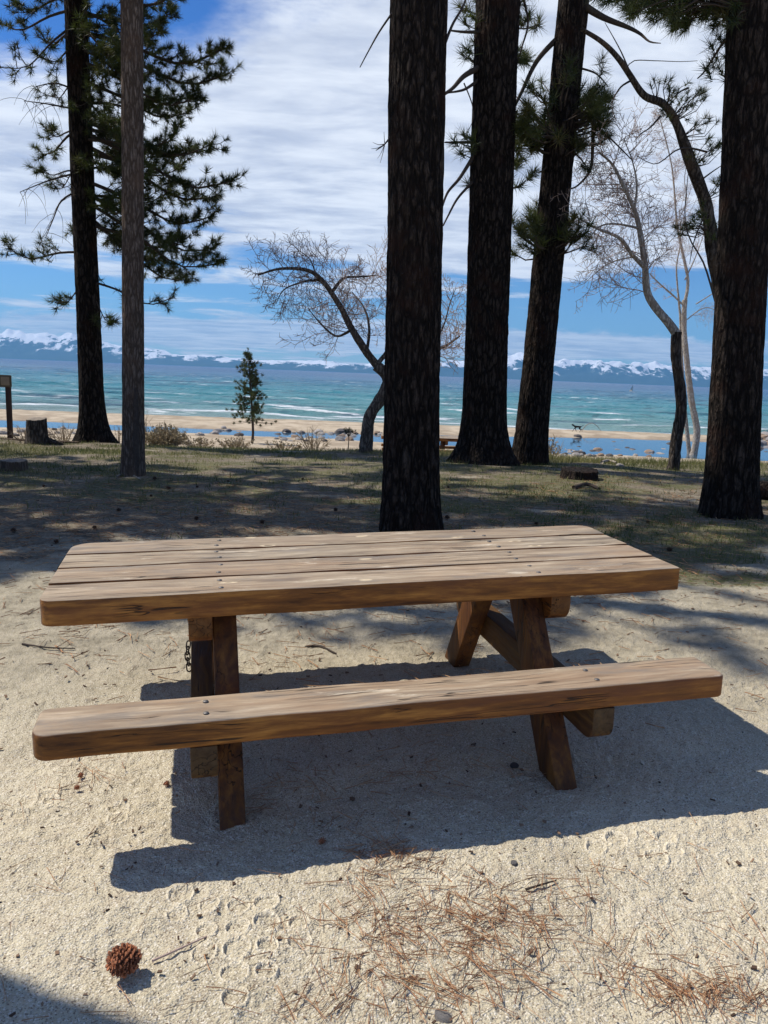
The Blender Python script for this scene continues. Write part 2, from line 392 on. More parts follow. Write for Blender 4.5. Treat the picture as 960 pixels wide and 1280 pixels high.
# ------------------------------------------------------------ tubes
class Tubes:
    def __init__(s): s.V = []; s.F = []; s.n = 0; s.A = []
    def tube(s, pts, rad, sides=5, bend=None, cap=True):
        P = np.asarray(pts, float); R_ = np.asarray(rad, float); n = len(P)
        T = np.gradient(P, axis=0); T /= np.linalg.norm(T, axis=1)[:, None]+1e-9
        ref = np.array([0, 0, 1.]) if abs(T[0][2]) < .9 else np.array([1., 0, 0])
        u = np.cross(T[0], ref); u /= np.linalg.norm(u); U = [u]
        for i in range(1, n):
            u = U[-1]-T[i]*np.dot(U[-1], T[i]); u /= np.linalg.norm(u)+1e-9; U.append(u)
        U = np.array(U); W = np.cross(T, U)
        a = np.arange(sides)*2*math.pi/sides
        r = R_[:, None]*np.ones(sides)
        if bend is not None: r = bend(r, a, P)
        V = P[:, None, :]+(np.cos(a)[None, :, None]*U[:, None, :]+np.sin(a)[None, :, None]*W[:, None, :])*r[..., None]
        idx = np.arange(n*sides).reshape(n, sides)+s.n; nx = np.roll(idx, -1, 1)
        F = np.stack([idx[:-1], nx[:-1], nx[1:], idx[1:]], -1).reshape(-1, 4)
        s.V.append(V.reshape(-1, 3)); s.F.append(F); s.n += n*sides
    def mesh(s, name): return np_mesh(name, np.concatenate(s.V), np.concatenate(s.F), 4)
def smooth_path(P, n):
    P = np.asarray(P, float); t = np.concatenate([[0], np.cumsum(np.linalg.norm(np.diff(P, axis=0), axis=1))]); tt = np.linspace(0, t[-1], n)
    # catmull-rom through the points, by arc length
    out = []
    for q in tt:
        i = min(np.searchsorted(t, q, side='right')-1, len(P)-2); i = max(i, 0)
        u = (q-t[i])/(t[i+1]-t[i]+1e-9)
        p0 = P[max(i-1, 0)]; p1 = P[i]; p2 = P[i+1]; p3 = P[min(i+2, len(P)-1)]
        out.append(.5*((2*p1)+(-p0+p2)*u+(2*p0-5*p1+4*p2-p3)*u*u+(-p0+3*p1-3*p2+p3)*u**3))
    return np.array(out)

# ------------------------------------------------------------ bark
def bark_mat(name, dark, mid, light, sx=9., sz=2.2, bump=1.0, warm=None, dist=.03):
    mt, N = new_mat(name); p = N.obj()
    q = N.map(p, (sx, sx, sz))
    dn = N.noise(N.map(p, (sx*.7, sx*.7, sz*.8)), 1.2, 3, .6, col=True)
    qv = N.n('ShaderNodeVectorMath', {0: q, 1: N.n('ShaderNodeVectorMath', {0: dn, 3: 1.7}, operation='SCALE').outputs[0]}, operation='ADD').outputs[0]
    d = N.vor(qv, 1.0, 'DISTANCE_TO_EDGE', 0)
    cellc = N.n('ShaderNodeSeparateColor', {0: N.vor(qv, 1.0, 'F1', 1)}).outputs[0]
    d2 = N.vor(N.map(qv, (2.1, 2.1, 2.6)), 1.0, 'DISTANCE_TO_EDGE', 0)
    plate = N.mul(N.ss(d, .01, .30), N.ss(N.add(d2, N.mul(N.noise(p, 30, 4, .7), .12)), .03, .22, .45, 1.))
    fine = N.noise(N.map(p, (1, 1, .22)), 60, 5, .7)
    c = N.mix(plate, dark, N.mix(N.add(N.mul(cellc, .32), N.mul(N.ss(fine, .3, .7), .6)), mid, light))
    if warm: c = N.mix(N.ss(N.noise(p, 2.2, 4, .6), .50, .72, 0, .7), c, warm)
    h = N.add(N.mul(plate, 1.0), N.add(N.mul(fine, .45), N.mul(N.noise(N.map(p, (1, 1, .3)), 22, 4), .5)))
    N.out(c, .95, N.bump(h, bump, dist), .12)
    return mt
M_PINE = bark_mat('dark_pine_bark', (.009, .007, .006), (.034, .026, .021), (.095, .072, .058), 15, 4.0, 1., warm=(.040, .020, .014), dist=.025)
M_POLE = bark_mat('grey_weathered_bark', (.075, .054, .041), (.19, .142, .112), (.31, .245, .20), 24, 4.5, .9, warm=(.15, .095, .065), dist=.015)
M_DARKB = bark_mat('dark_aspen_bark', (.030, .024, .020), (.09, .075, .062), (.20, .17, .145), 16, 3.5, .8, warm=(.13, .09, .06), dist=.02)
M_PALEB = bark_mat('pale_aspen_bark', (.26, .22, .18), (.52, .47, .40), (.74, .70, .62), 20, 5., .6, warm=(.34, .26, .20), dist=.015)
M_MID = bark_mat('brown_grey_bark', (.07, .055, .045), (.19, .155, .125), (.32, .27, .225), 18, 5., .8, warm=(.16, .11, .08), dist=.015)
M_TWIG, N = new_mat('pale_twigs'); N.out(N.mix(N.noise(N.obj(), 5), (.26, .17, .13), (.58, .46, .40)), .8, None, .3)
M_LIMB, N = new_mat('dark_limb_bark'); N.out(N.mix(N.noise(N.map(N.obj(), (1, 1, 1)), 24, 5, .7), (.022, .017, .014), (.12, .095, .08)), .95, N.bump(N.noise(N.obj(), 50, 4), .6, .01), .12)

def needle_mat(name, a, b):
    m, N = new_mat(name)
    c = N.mix(N.ss(N.noise(N.obj(), 1.7, 3), .38, .62), a, b)
    c = N.mix(N.attr('tone'), c, (.14, .11, .035))
    bs = N.n('ShaderNodeBsdfPrincipled', {'Base Color': c, 'Roughness': .55, 'Specular IOR Level': .35})
    tr = N.n('ShaderNodeBsdfTranslucent', {'Color': N.mix(.35, c, (.13, .16, .02))})
    mx = N.n('ShaderNodeMixShader', {0: .22, 1: bs.outputs[0], 2: tr.outputs[0]})
    N.n('ShaderNodeOutputMaterial', {'Surface': mx.outputs[0]}); return m
M_NEED = needle_mat('pine_needles', (.020, .036, .012), (.072, .100, .026))
M_NEED2 = needle_mat('young_pine_needles', (.035, .055, .018), (.075, .095, .03))

def big_trunk(name, mat, base, top, r0, r1, parent, flare=.5, flare_h=.5, lobes=5, seed=0, mid=None, sides=220, rings=420, rough=.10, sunk=.25):
    """tapered trunk with flared foot and a furrowed, uneven outline; local coords start at base"""
    base = np.array(base, float); top = np.array(top, float)
    P = [base+np.array([0, 0, -sunk])]+([np.array(q, float) for q in (mid or [])])+[top]
    if not mid: P = [P[0], base*.999+top*.001, top]
    path = smooth_path(P, rings)-base
    tt = np.linspace(0, 1, rings); zz = path[:, 2]; L = np.linalg.norm(top-base)
    rad = r0+(r1-r0)*tt
    T = Tubes()
    def bend(r, a, Pq):
        z = Pq[:, 2][:, None]; fl = np.exp(-np.maximum(z, -.1)/flare_h*1.3)
        lob = 1+.28*np.sin(a*lobes+seed+1.1*np.sin(a*2+seed))[None, :]
        r = r*(1+flare*fl*lob)
        # furrows: noise on a seamless cylinder
        ca = np.cos(a)[None, :]; sa = np.sin(a)[None, :]
        k = max(3.0, r0*26)
        def cyl(k_, kz, s): return .5*(fbm(ca*k_+seed*3.1+40, z*kz+sa*k_*1.0, s, 3)+fbm(sa*k_+90, z*kz-ca*k_*1.0, s+5, 3))
        big = cyl(1.3, .8, 71)
        e = cyl(k, 2.4, 75); fur = np.abs(e)*2.4
        fur = np.minimum(fur, .5)
        return r*(1+.07*big+rough*(fur-.22)+rough*.35*cyl(k*2.2, 9, 79))
    T.tube(path, rad, sides, bend)
    me = T.mesh(name)
    o = link_mesh('trunk', me, mat, parent)
    return o

def unit(v): v = np.asarray(v, float); return v/(np.linalg.norm(v)+1e-9)
class Tufts:
    def __init__(s): s.P = []; s.D = []; s.S = []; s.K = []
    def add(s, p, d, size, n=46): s.P.append(p); s.D.append(unit(d)); s.S.append(size); s.K.append(n)
    def mesh(s, name, width=.0042, tone=.15):
        V = []; tn = []
        for p, d, sz, k in zip(s.P, s.D, s.S, s.K):
            v = rng.normal(size=(k, 3)); v /= np.linalg.norm(v, axis=1)[:, None]
            v = v*1.0+d*.75; v /= np.linalg.norm(v, axis=1)[:, None]
            L = sz*rng.uniform(.65, 1.05, k)[:, None]
            b = p-d*sz*.55*rng.uniform(0, 1, (k, 1))
            side = np.cross(v, rng.normal(size=(k, 3))); side /= np.linalg.norm(side, axis=1)[:, None]+1e-9
            tip = b+v*L; tip[:, 2] += sz*.06
            V.append(np.stack([b+side*width, b-side*width, tip], 1).reshape(-1, 3))
            tn.append(np.full(k*3, (rng.random() < .22)*rng.uniform(.3, 1.)*tone*3+tone*rng.random()))
        V = np.concatenate(V); me = np_mesh(name, V, np.arange(len(V)).reshape(-1, 3), 3)
        f_attr(me, 'tone', np.clip(np.concatenate(tn), 0, 1)); return me

def foliage_branch(T, F, p0, d0, L, r, size, sub=6, droop=-.15, up=.35, dens=1., n=46, bare=.35):
    """one pine limb: curved main axis, side shoots turning up at the ends, a tuft on each shoot"""
    k = 9; P = [np.array(p0, float)]; d = unit(d0); st = L/(k-1)
    for i in range(k-1):
        t = i/(k-1)
        d = unit(d+np.array([0, 0, (droop if t < .55 else up)*.22])+rng.normal(size=3)*.11)
        P.append(P[-1]+d*st)
    P = np.array(P); T.tube(P, np.linspace(r, r*.22, k), 5)
    F.add(P[-1], d+np.array([0, 0, .3]), size, n)
    m = max(2, int(sub*dens*L))
    for j in range(m):
        t = bare+(1-bare)*(j+rng.random())/m; t = min(t, .98); i = int(t*(k-1)); q = P[i]+(P[i+1]-P[i])*(t*(k-1)-i)
        dd = unit(P[i+1]-P[i]); sd = unit(np.cross(dd, rng.normal(size=3)))
        sl_ = L*rng.uniform(.12, .34)*(1.15-t*.6); sl_ = max(sl_, .12)
        e = unit(dd*.7+sd*.9+np.array([0, 0, .25]))
        Q = [q]; dcur = e
        for _ in range(4):
            dcur = unit(dcur+np.array([0, 0, .13])+rng.normal(size=3)*.14); Q.append(Q[-1]+dcur*sl_/4)
        T.tube(Q, np.linspace(r*.28, r*.12, 5), 4)
        F.add(Q[-1], dcur, size*rng.uniform(.8, 1.1), n)
        if rng.random() < .75: F.add(Q[2], unit(dcur+rng.normal(size=3)*.8), size*.85, int(n*.8))
        if sl_ > .3:
            for _ in range(2):
                ee = unit(dcur+rng.normal(size=3)*.7); q2 = Q[3]+ee*sl_*.45
                T.tube([Q[2], (Q[2]+q2)/2+rng.normal(size=3)*.01, q2], [r*.16, r*.12, r*.09], 4); F.add(q2, ee, size*.9, n)

def crown(T, F, trunk_pt, z0, z1, R0, R1, count, size=.24, n=34, tilt=.1):
    """upper crown: whorled limbs from z0 to z1, spread R0 at the bottom to R1 at the top"""
    for i in range(count):
        t = (i+rng.random())/count; z = z0+(z1-z0)*t; a = rng.random()*6.283
        L = (R0+(R1-R0)*t**1.2)*rng.uniform(.6, 1.1)
        foliage_branch(T, F, trunk_pt(z), (math.cos(a), math.sin(a), tilt+.5*t), L, .03+.02*(1-t), size, sub=3.2, droop=-.3, n=n)

def pine(name, label, group, base, top, r0, r1, **kw):
    e = empty(name, tuple(base)); tag(e, label, 'tree', group)
    big_trunk('trunk', kw.pop('mat', M_PINE), base, top, r0, r1, e, **{k: v for k, v in kw.items() if k in ('flare', 'flare_h', 'lobes', 'seed', 'mid', 'sides', 'rings', 'rough', 'sunk')})
    return e
def add_parts(e, T, F, base, needle=M_NEED, width=.0042, tone=.15):
    off = np.array(base)
    if T and T.n:
        T.V = [v-off for v in T.V]; link_mesh('limbs', T.mesh('limbs'), M_LIMB, e)
    if F and F.P:
        F.P = [p-off for p in F.P]; link_mesh('foliage', F.mesh('foliage', width, tone), needle, e, smooth=False)
def seg(a, b):  # point on a straight trunk axis at height z
    a = np.array(a, float); b = np.array(b, float)
    return lambda z: a+(b-a)*((z-a[2])/(b[2]-a[2]))

PG = 'mature pines with bare trunks between the picnic table and the beach'
HTOP = 17.0
def trunk_spec(pxb, pyb, pxt, pyt, Yb, dY=0):
    b = at(pxb, pyb, Yb); b[2] = gz(b[0], b[1])
    t = at(pxt, pyt, Yb+dY); d = (t-b)/(t[2]-b[2])
    return b, b+d*HTOP

# center trunk
b, t = trunk_spec(512, 662, 523, 0, 7.54); C_B, C_T = b, t
e = pine('pine_tree', 'thick dark furrowed pine trunk rising directly behind the picnic table', PG, b, t, .262, .212, flare=.22, flare_h=.45, lobes=5, seed=1, rough=.11, sides=300, rings=620)
T, F = Tubes(), Tufts(); tp = seg(b, t)
def px_limb(T, pts, Ys, r0, r1, sides=7, n=22):
    P = np.array([at(x, y, Yq) for (x, y), Yq in zip(pts, np.interp(np.linspace(0, 1, len(pts)), np.linspace(0, 1, len(Ys)), Ys))])
    P = smooth_path(P, n); T.tube(P, np.linspace(r0, r1, n), sides); return P
px_limb(T, [(491, 15), (474, 40), (460, 65), (450, 84)], [7.5, 7.2], .010, .004)
P = px_limb(T, [(490, 168), (481, 180), (470, 188)], [7.5, 7.3], .010, .003)
for q in ((464, 186), (466, 178), (475, 204), (480, 165), (472, 198)): px_limb(T, [(481, 180), ((481+q[0])/2, (180+q[1])/2+2), q], [7.42, 7.3], .004, .0015, 4, 5)
px_limb(T, [(556, 55), (566, 30), (580, 5), (590, -30)], [7.6, 8.0], .014, .008)
crown(T, F, tp, 9.5, 17, 1.9, .5, 24, size=.26, n=30)
add_parts(e, T, F, b, width=.008)

# second trunk
b, t = trunk_spec(603, 580, 622, 0, 13.64); B2, T2 = b, t
e = pine('pine_tree', 'dark pine with wide flared roots, directly right of the foremost trunk', PG, b, t, .368, .315, flare=.62, flare_h=.42, lobes=6, seed=2, rough=.10)
T, F = Tubes(), Tufts(); tp = seg(b, t)
px_limb(T, [(598, 85), (580, 95), (566, 110), (552, 120)], [13.5, 13.0], .05, .02)
px_limb(T, [(598, 100), (580, 112), (560, 116)], [13.5, 13.1], .03, .012)
px_limb(T, [(598, 40), (580, 40), (562, 38)], [13.5, 13.3], .03, .012)
px_limb(T, [(592, 195), (575, 222), (560, 240), (553, 258)], [13.5, 13.1], .035, .015)
px_limb(T, [(590, 228), (572, 248), (560, 270), (554, 282)], [13.5, 13.2], .025, .012)
px_limb(T, [(594, 178), (575, 178), (556, 178)], [13.5, 13.2], .03, .012)
px_limb(T, [(580, 104), (590, 130), (591, 150), (584, 165)], [13.4, 13.2], .012, .004)
px_limb(T, [(655, 0), (660, 30), (652, 60), (642, 95)], [13.9, 14.0], .02, .01)
for (x, y) in ((583, 60), (578, 68), (588, 74), (592, 52), (566, 175), (578, 168), (586, 185), (574, 190), (588, 172), (582, 10), (590, 20), (580, 28), (596, 0), (584, 228), (575, 8)):
    pt = at(x, y, 13.6+rng.uniform(-.4, .4)); F.add(pt, (-.6, -.2, .5), .26, 60)
    px_limb(T, [(606, y+8), ((x+606)/2, y+8), (x, y)], [13.7, 13.6], .012, .006, 4, 6)
for (x, y, yy) in ((646, 215, 1), (655, 190, 1), (648, 240, 0), (650, 25, 1), (665, 10, 0), (670, 40, 1), (640, 60, 0), (655, 75, 1), (648, 170, 0)):
    p0 = tp(at(x, y, 13.7)[2]); p1 = at(x+10, y-10, 14.3)
    foliage_branch(T, F, p0, p1-p0, np.linalg.norm(p1-p0), .02, .26, sub=5, n=46)
crown(T, F, tp, 10.5, 17, 1.8, .5, 24, size=.28, n=32)
add_parts(e, T, F, b, width=.006)

# third trunk
b, t = trunk_spec(661, 577, 717, 0, 14.28); B3, T3 = b, t
e = pine('pine_tree', 'slimmer dark pine trunk leaning right, right of the flared pine', PG, b, t, .278, .220, flare=.28, flare_h=.5, lobes=4, seed=3, rough=.10)
T, F = Tubes(), Tufts(); tp = seg(b, t)
# big tuft masses around it
for (cx, cy, sx_, sy_, k) in ((665, 145, 26, 30, 26), (735, 130, 28, 36, 34), (662, 285, 26, 28, 24), (720, 290, 14, 16, 9), (722, 180, 18, 16, 10), (690, 100, 30, 10, 8), (752, 150, 10, 40, 8), (655, 165, 12, 22, 6)):
    hub = tp(at(cx, cy+25, 14.3)[2])
    for _ in range(k):
        q = at(cx+rng.normal()*sx_*.62, cy+rng.normal()*sy_*.62, 14.3+rng.normal()*.5)
        mid = (hub+q)/2+np.array([0, 0, -.10])+rng.normal(size=3)*.06
        T.tube(smooth_path([hub, mid, q], 6), np.linspace(.022, .006, 6), 4)
        F.add(q, unit(q-mid)+np.array([0, 0, .35]), .27, 64)
        F.add(q+rng.normal(size=3)*.10, unit(q-mid), .25, 50)
px_limb(T, [(731, 8), (755, 22), (785, 34), (800, 42), (812, 52), (826, 54)], [14.2, 13.4], .065, .006)
px_limb(T, [(703, 42), (672, 75), (652, 115), (640, 142), (640, 165)], [14.3, 14.0], .05, .018)
px_limb(T, [(742, 150), (741, 180), (738, 212), (722, 232), (712, 236)], [14.2, 13.8], .04, .012)
px_limb(T, [(742, 155), (765, 175), (790, 200)], [14.2, 13.9], .02, .008)
px_limb(T, [(725, 85), (745, 92), (760, 108)], [14.2, 13.9], .02, .008)
px_limb(T, [(690, 200), (680, 212), (672, 216)], [14.2, 14.0], .02, .010)
crown(T, F, tp, 10.5, 17, 1.8, .5, 22, size=.28, n=32)
add_parts(e, T, F, b, width=.0055, tone=.22)

# right trunk
b, t = trunk_spec(912, 645, 943, 0, 8.76); B4, T4 = b, t
e = pine('pine_tree', 'nearly black pine trunk at the right edge, in front of the pale bare trees', PG, b, t, .262, .218, flare=.25, flare_h=.5, lobes=4, seed=4, rough=.10)
T, F = Tubes(), Tufts(); tp = seg(b, t)
px_limb(T, [(925, 46), (906, 52), (893, 70), (880, 90), (872, 98)], [8.8, 9.2], .018, .007)
for (x, y) in ((888, 55), (898, 44), (905, 50), (893, 68), (886, 92), (898, 84), (905, 95), (882, 84), (906, 70), (890, 78)):
    F.add(at(x, y, 9.+rng.uniform(-.3, .3)), (-.4, 0, .6), .17, 44)
for (cx, cy, sx_, sy_, k) in ((800, 5, 42, 13, 30), (862, 14, 42, 20, 50), (820, -14, 70, 14, 50), (908, 20, 16, 20, 14), (835, 22, 12, 12, 8)):
    hub = tp(at(920, cy+5, 8.9)[2])
    for _ in range(k):
        q = at(cx+rng.normal()*sx_*.6, cy+rng.normal()*sy_*.6, 9.3+rng.normal()*.35)
        mid = hub+(q-hub)*.6+np.array([0, 0, .12])+rng.normal(size=3)*.05
        T.tube(smooth_path([hub, mid, q], 7), np.linspace(.014, .004, 7), 4)
        F.add(q, unit(q-mid)+np.array([0, 0, -.1]), .18, 56)
crown(T, F, tp, 7.6, 17, 2.6, .6, 34, size=.27, n=32)
add_parts(e, T, F, b, width=.0042, tone=.2)

# left dark pine with the visible crown
b, t = trunk_spec(117, 549, 94, 0, 16.17); B5, T5 = b, t
e = pine('pine_tree', 'dark straight pine with full hanging crown, behind the grey trunk at left', PG, b, t, .245, .160, flare=.95, flare_h=.38, lobes=5, seed=5, rough=.08)
T, F = Tubes(), Tufts(); tp = seg(b, t)
# (start y on trunk, end px, end py, depth shift, thickness, tuft density)
limbs = [(40, 280, 60, -.6, .05, 1.), (55, 285, 92, .5, .05, 1.), (20, 215, 15, .8, .045, 1.), (75, 250, 120, -.9, .04, 1.), (100, 235, 140, 1.2, .04, 1.), (-10, 225, -12, -.4, .05, 1.), (-20, 180, -40, .9, .05, 1.),
         (130, 200, 120, 1.0, .035, 1.), (150, 240, 190, .8, .045, 1.), (165, 292, 225, -.3, .05, 1.), (180, 270, 245, .7, .05, 1.), (175, 220, 165, -1.0, .035, 1.), (190, 225, 210, 1.3, .035, 1.), (200, 175, 205, -1.2, .03, 1.), (160, 265, 180, .2, .04, 1.),
         (225, 265, 270, -.3, .045, 1.), (240, 268, 310, .5, .045, 1.), (250, 270, 330, -.6, .04, 1.), (270, 235, 350, .4, .04, 1.), (265, 190, 330, 1.0, .03, 1.), (255, 165, 255, -.9, .03, 1.), (280, 230, 300, 0., .04, 1.), (245, 210, 240, .8, .035, 1.),
         (30, 150, 60, -1.3, .03, 1.), (90, 160, 75, 1.3, .03, 1.), (120, 150, 150, -1.1, .03, 1.), (10, 200, 40, -1.2, .03, 1.), (140, 150, 175, 1.2, .03, .9), (60, 190, 90, -1.0, .03, 1.), (215, 170, 190, 1.0, .03, 1.)]
def limb_to(T, F, p0, q, r, size, n, dens, bare=.25, sag=-.12):
    L = np.linalg.norm(q-p0); k = 10
    m1 = p0+(q-p0)*.35+np.array([0, 0, sag*L*.5+.05]); m2 = p0+(q-p0)*.72+np.array([0, 0, sag*L*1.0])
    P = smooth_path([p0, m1, m2, q], k); T.tube(P, np.linspace(r, r*.25, k), 6)
    m = int(14*dens*L)
    for j in range(m):
        t = bare+(1-bare)*(j+rng.random())/m; t = min(t, .985); i = int(t*(k-1)); c = P[i]+(P[i+1]-P[i])*(t*(k-1)-i)
        dd = unit(P[i+1]-P[i]); e_ = unit(dd*.9+rng.normal(size=3)*.75+np.array([0, 0, .28]))
        sl_ = rng.uniform(.16, .50)*(1.1-.35*t)
        c2 = c+e_*sl_*.5; e2 = unit(e_+rng.normal(size=3)*.3+np.array([0, 0, .2])); c3 = c2+e2*sl_*.5
        T.tube([c, c2, c3], [.010, .007, .005], 4)
        F.add(c3, e2, size*rng.uniform(.8, 1.1), n)
        if rng.random() < .8: F.add(c2, unit(e2+rng.normal(size=3)*.7), size*.85, int(n*.7))
        if rng.random() < .6:
            e3 = unit(e_+rng.normal(size=3)*.8); c4 = c2+e3*sl_*.5; T.tube([c2, c4], [.006, .004], 4); F.add(c4, e3, size*.9, n)
    F.add(P[-1], unit(P[-1]-P[-2])+np.array([0, 0, .4]), size, n)
for (ys, ex, ey, dy, r, dn) in limbs:
    p0 = tp(at(105, ys, 16.2)[2]); q = at(ex, ey, 16.2+dy); limb_to(T, F, p0, q, r, .18, 60, dn*.95, .16)
# left side: sparser, more yellow
for (ys, ex, ey, dy, r, dn, br) in ((12, 0, 28, .4, .03, .3, .55), (30, 12, 85, -.3, .025, .28, .6), (40, 55, 50, .6, .025, .55, .4), (60, 60, 75, -.5, .025, .6, .4), (-5, 20, 5, .2, .03, .6, .3), (160, 52, 192, .1, .03, .55, .45),
                                   (215, 50, 212, -.3, .022, .30, .7), (165, 58, 162, .5, .022, .35, .6), (315, 10, 310, .0, .03, .55, .25), (355, 75, 378, .2, .022, .6, .4), (350, 215, 372, -.4, .03, .35, .15), (360, 140, 405, -.3, .02, .5, .5), (200, 70, 235, .6, .02, .4, .5), (285, 90, 290, .6, .02, .6, .3), (-30, 60, -20, .6, .03, .8, .3), (100, 65, 118, .8, .02, .3, .6)):
    p0 = tp(at(100, ys, 16.2)[2]); q = at(ex, ey, 16.2+dy); limb_to(T, F, p0, q, r, .19, 46, dn*1.05, br)
# bare hooked twigs on the left side
for (ys, pts) in ((135, [(92, 136), (60, 130), (30, 126)]), (112, [(92, 112), (70, 104), (45, 108)]), (225, [(92, 217), (60, 226), (25, 240)]), (243, [(92, 241), (76, 252), (66, 275), (58, 295)])):
    P = px_limb(T, pts, [16.1, 15.6], .022, .006, 5, 12)
    for j in range(9):
        c = P[3+j % 9]; d = rng.normal(size=3)*.35; d[2] = abs(d[2])*.4*(1 if j % 2 else -1)
        Q = [c]; dv = unit(d)
        for _ in range(7): dv = unit(dv+np.array([-.05, 0, -.20])+rng.normal(size=3)*.08); Q.append(Q[-1]+dv*.10)
        T.tube(Q, np.linspace(.006, .0025, 8), 3)
crown(T, F, tp, 8.8, 17, 2.1, .5, 58, size=.28, n=34)
add_parts(e, T, F, b, width=.0050, tone=.12)
# surface roots
R_ = Tubes()
for (pts) in ([(108, 541), (98, 544), (88, 550), (80, 553)], [(125, 542), (138, 545), (147, 549)], [(112, 543), (104, 548), (99, 554)], [(118, 545), (122, 550), (128, 552)]):
    P = []
    for (x, y) in pts:
        g_ = gpt(x, y+1); P.append(np.array([g_[0], min(g_[1], 16.4), gz(g_[0], min(g_[1], 16.4))+.03]))
    P = smooth_path(P, 10); R_.tube(P-np.array(b), np.linspace(.07, .02, 10), 7)
link_mesh('roots', R_.mesh('roots'), M_POLE, e)

# grey pole-like trunk
b, t = trunk_spec(167, 594, 165, 0, 10.95); B6, T6 = b, t
e = pine('pine_tree', 'slim grey smooth-barked trunk at left with a dark scar near its foot', PG, b, t, .146, .121, flare=.22, flare_h=.5, lobes=3, seed=6, mat=M_POLE, rough=.08, sides=140)
T, F = Tubes(), Tufts(); tp = seg(b, t)
crown(T, F, tp, 8.2, 17, 2.5, .5, 74, size=.28, n=36)
add_parts(e, T, F, b, width=.008)
# scar: a raised lip of dark split wood down the right side
sb = bmesh.new()
T = Tubes()
P = [];
for (x, y) in ((176, 484), (178, 510), (178, 540), (177, 565), (176, 592)):
    q = at(x, y, 10.95); c = tp(q[2]); P.append(c+np.array([.075, -.125, 0])-np.array(b))
T.tube(smooth_path(P, 30), np.interp(np.linspace(0, 1, 30), [0, .12, .5, .9, 1], [.006, .03, .045, .04, .04]), 8, lambda r, a, P_: r*(1+.25*vnoise(P_[:, 2][:, None]*12+a[None, :], a[None, :]*2, 5)))
link_mesh('scar', T.mesh('scar'), M_LIMB, e)

# bent pine rising behind the right trunk
bb = at(905, 560, 13.0); bb[2] = gz(bb[0], bb[1])
e = empty('bent_pine_tree', tuple(bb)); tag(e, 'crooked thin pine arching left from behind the black trunk at the right edge', 'tree')
T, F = Tubes(), Tufts()
P = [np.array(bb)-np.array([0, 0, .2])]+[at(x, y, Yq) for x, y, Yq in ((915, 480, 13.0), (908, 400, 13.0), (893, 320, 13), (882, 255, 13), (864, 205, 12.9), (846, 155, 12.9), (829, 130, 12.8), (806, 120, 12.7), (790, 98, 12.6), (772, 72, 12.5), (752, 52, 12.4), (726, 36, 12.3))]
T0 = Tubes(); PP = smooth_path(P, 120)
T0.tube(PP-np.array(bb), np.interp(np.linspace(0, 1, 120), [0, .35, .62, .72, .85, 1], [.16, .118, .098, .072, .05, .03]), 12, lambda r, a, P_: r*(1+.14*vnoise(P_[:, 2][:, None]*9, a[None, :]*2.2, 5)+.2*vnoise(P_[:, 2][:, None]*2.2, a[None, :]*0, 6)))
link_mesh('trunk', T0.mesh('trunk'), M_DARKB, e)
for pts in ([(806, 120), (790, 95), (775, 62), (756, 28)], [(885, 258), (868, 300), (862, 330)], [(895, 380), (880, 330), (862, 298), (856, 268), (862, 200)], [(884, 190), (862, 185), (845, 188), (820, 205), (796, 195)], [(826, 145), (812, 160), (800, 168), (792, 178)], [(790, 100), (775, 110), (765, 130), (770, 150)],
            [(783, 86), (792, 76), (820, 76), (850, 77), (872, 76)], [(860, 110), (850, 115), (835, 128)], [(870, 230), (890, 215), (905, 205)]):
    px_limb(T, pts, [12.8, 12.4], .018 if pts[0][0] != 783 else .008, .004, 5, 14)
for (cx, cy, sx_, sy_, k) in ((838, 112, 16, 12, 10), (860, 125, 16, 12, 9), (832, 140, 9, 9, 5), (878, 118, 12, 12, 8), (862, 195, 14, 8, 8), (895, 185, 12, 16, 10), (885, 150, 14, 12, 8), (850, 285, 12, 9, 10), (870, 275, 12, 8, 9), (882, 290, 14, 10, 9), (875, 265, 10, 8, 6), (895, 235, 8, 20, 6), (820, 98, 8, 6, 3)):
    i = int(np.argmin([np.linalg.norm(p-at(cx, cy+8, 12.9)) for p in PP])); hub = PP[i]
    for _ in range(k):
        q = at(cx+rng.normal()*sx_*.6, cy+rng.normal()*sy_*.6, 12.9+rng.normal()*.3); mid = (hub+q)/2+rng.normal(size=3)*.05
        T.tube([hub, mid, q], [.008, .006, .004], 4); F.add(q, unit(q-mid)+np.array([0, 0, .3]), .14, 34)
add_parts(e, T, F, bb, width=.0042, tone=.2)

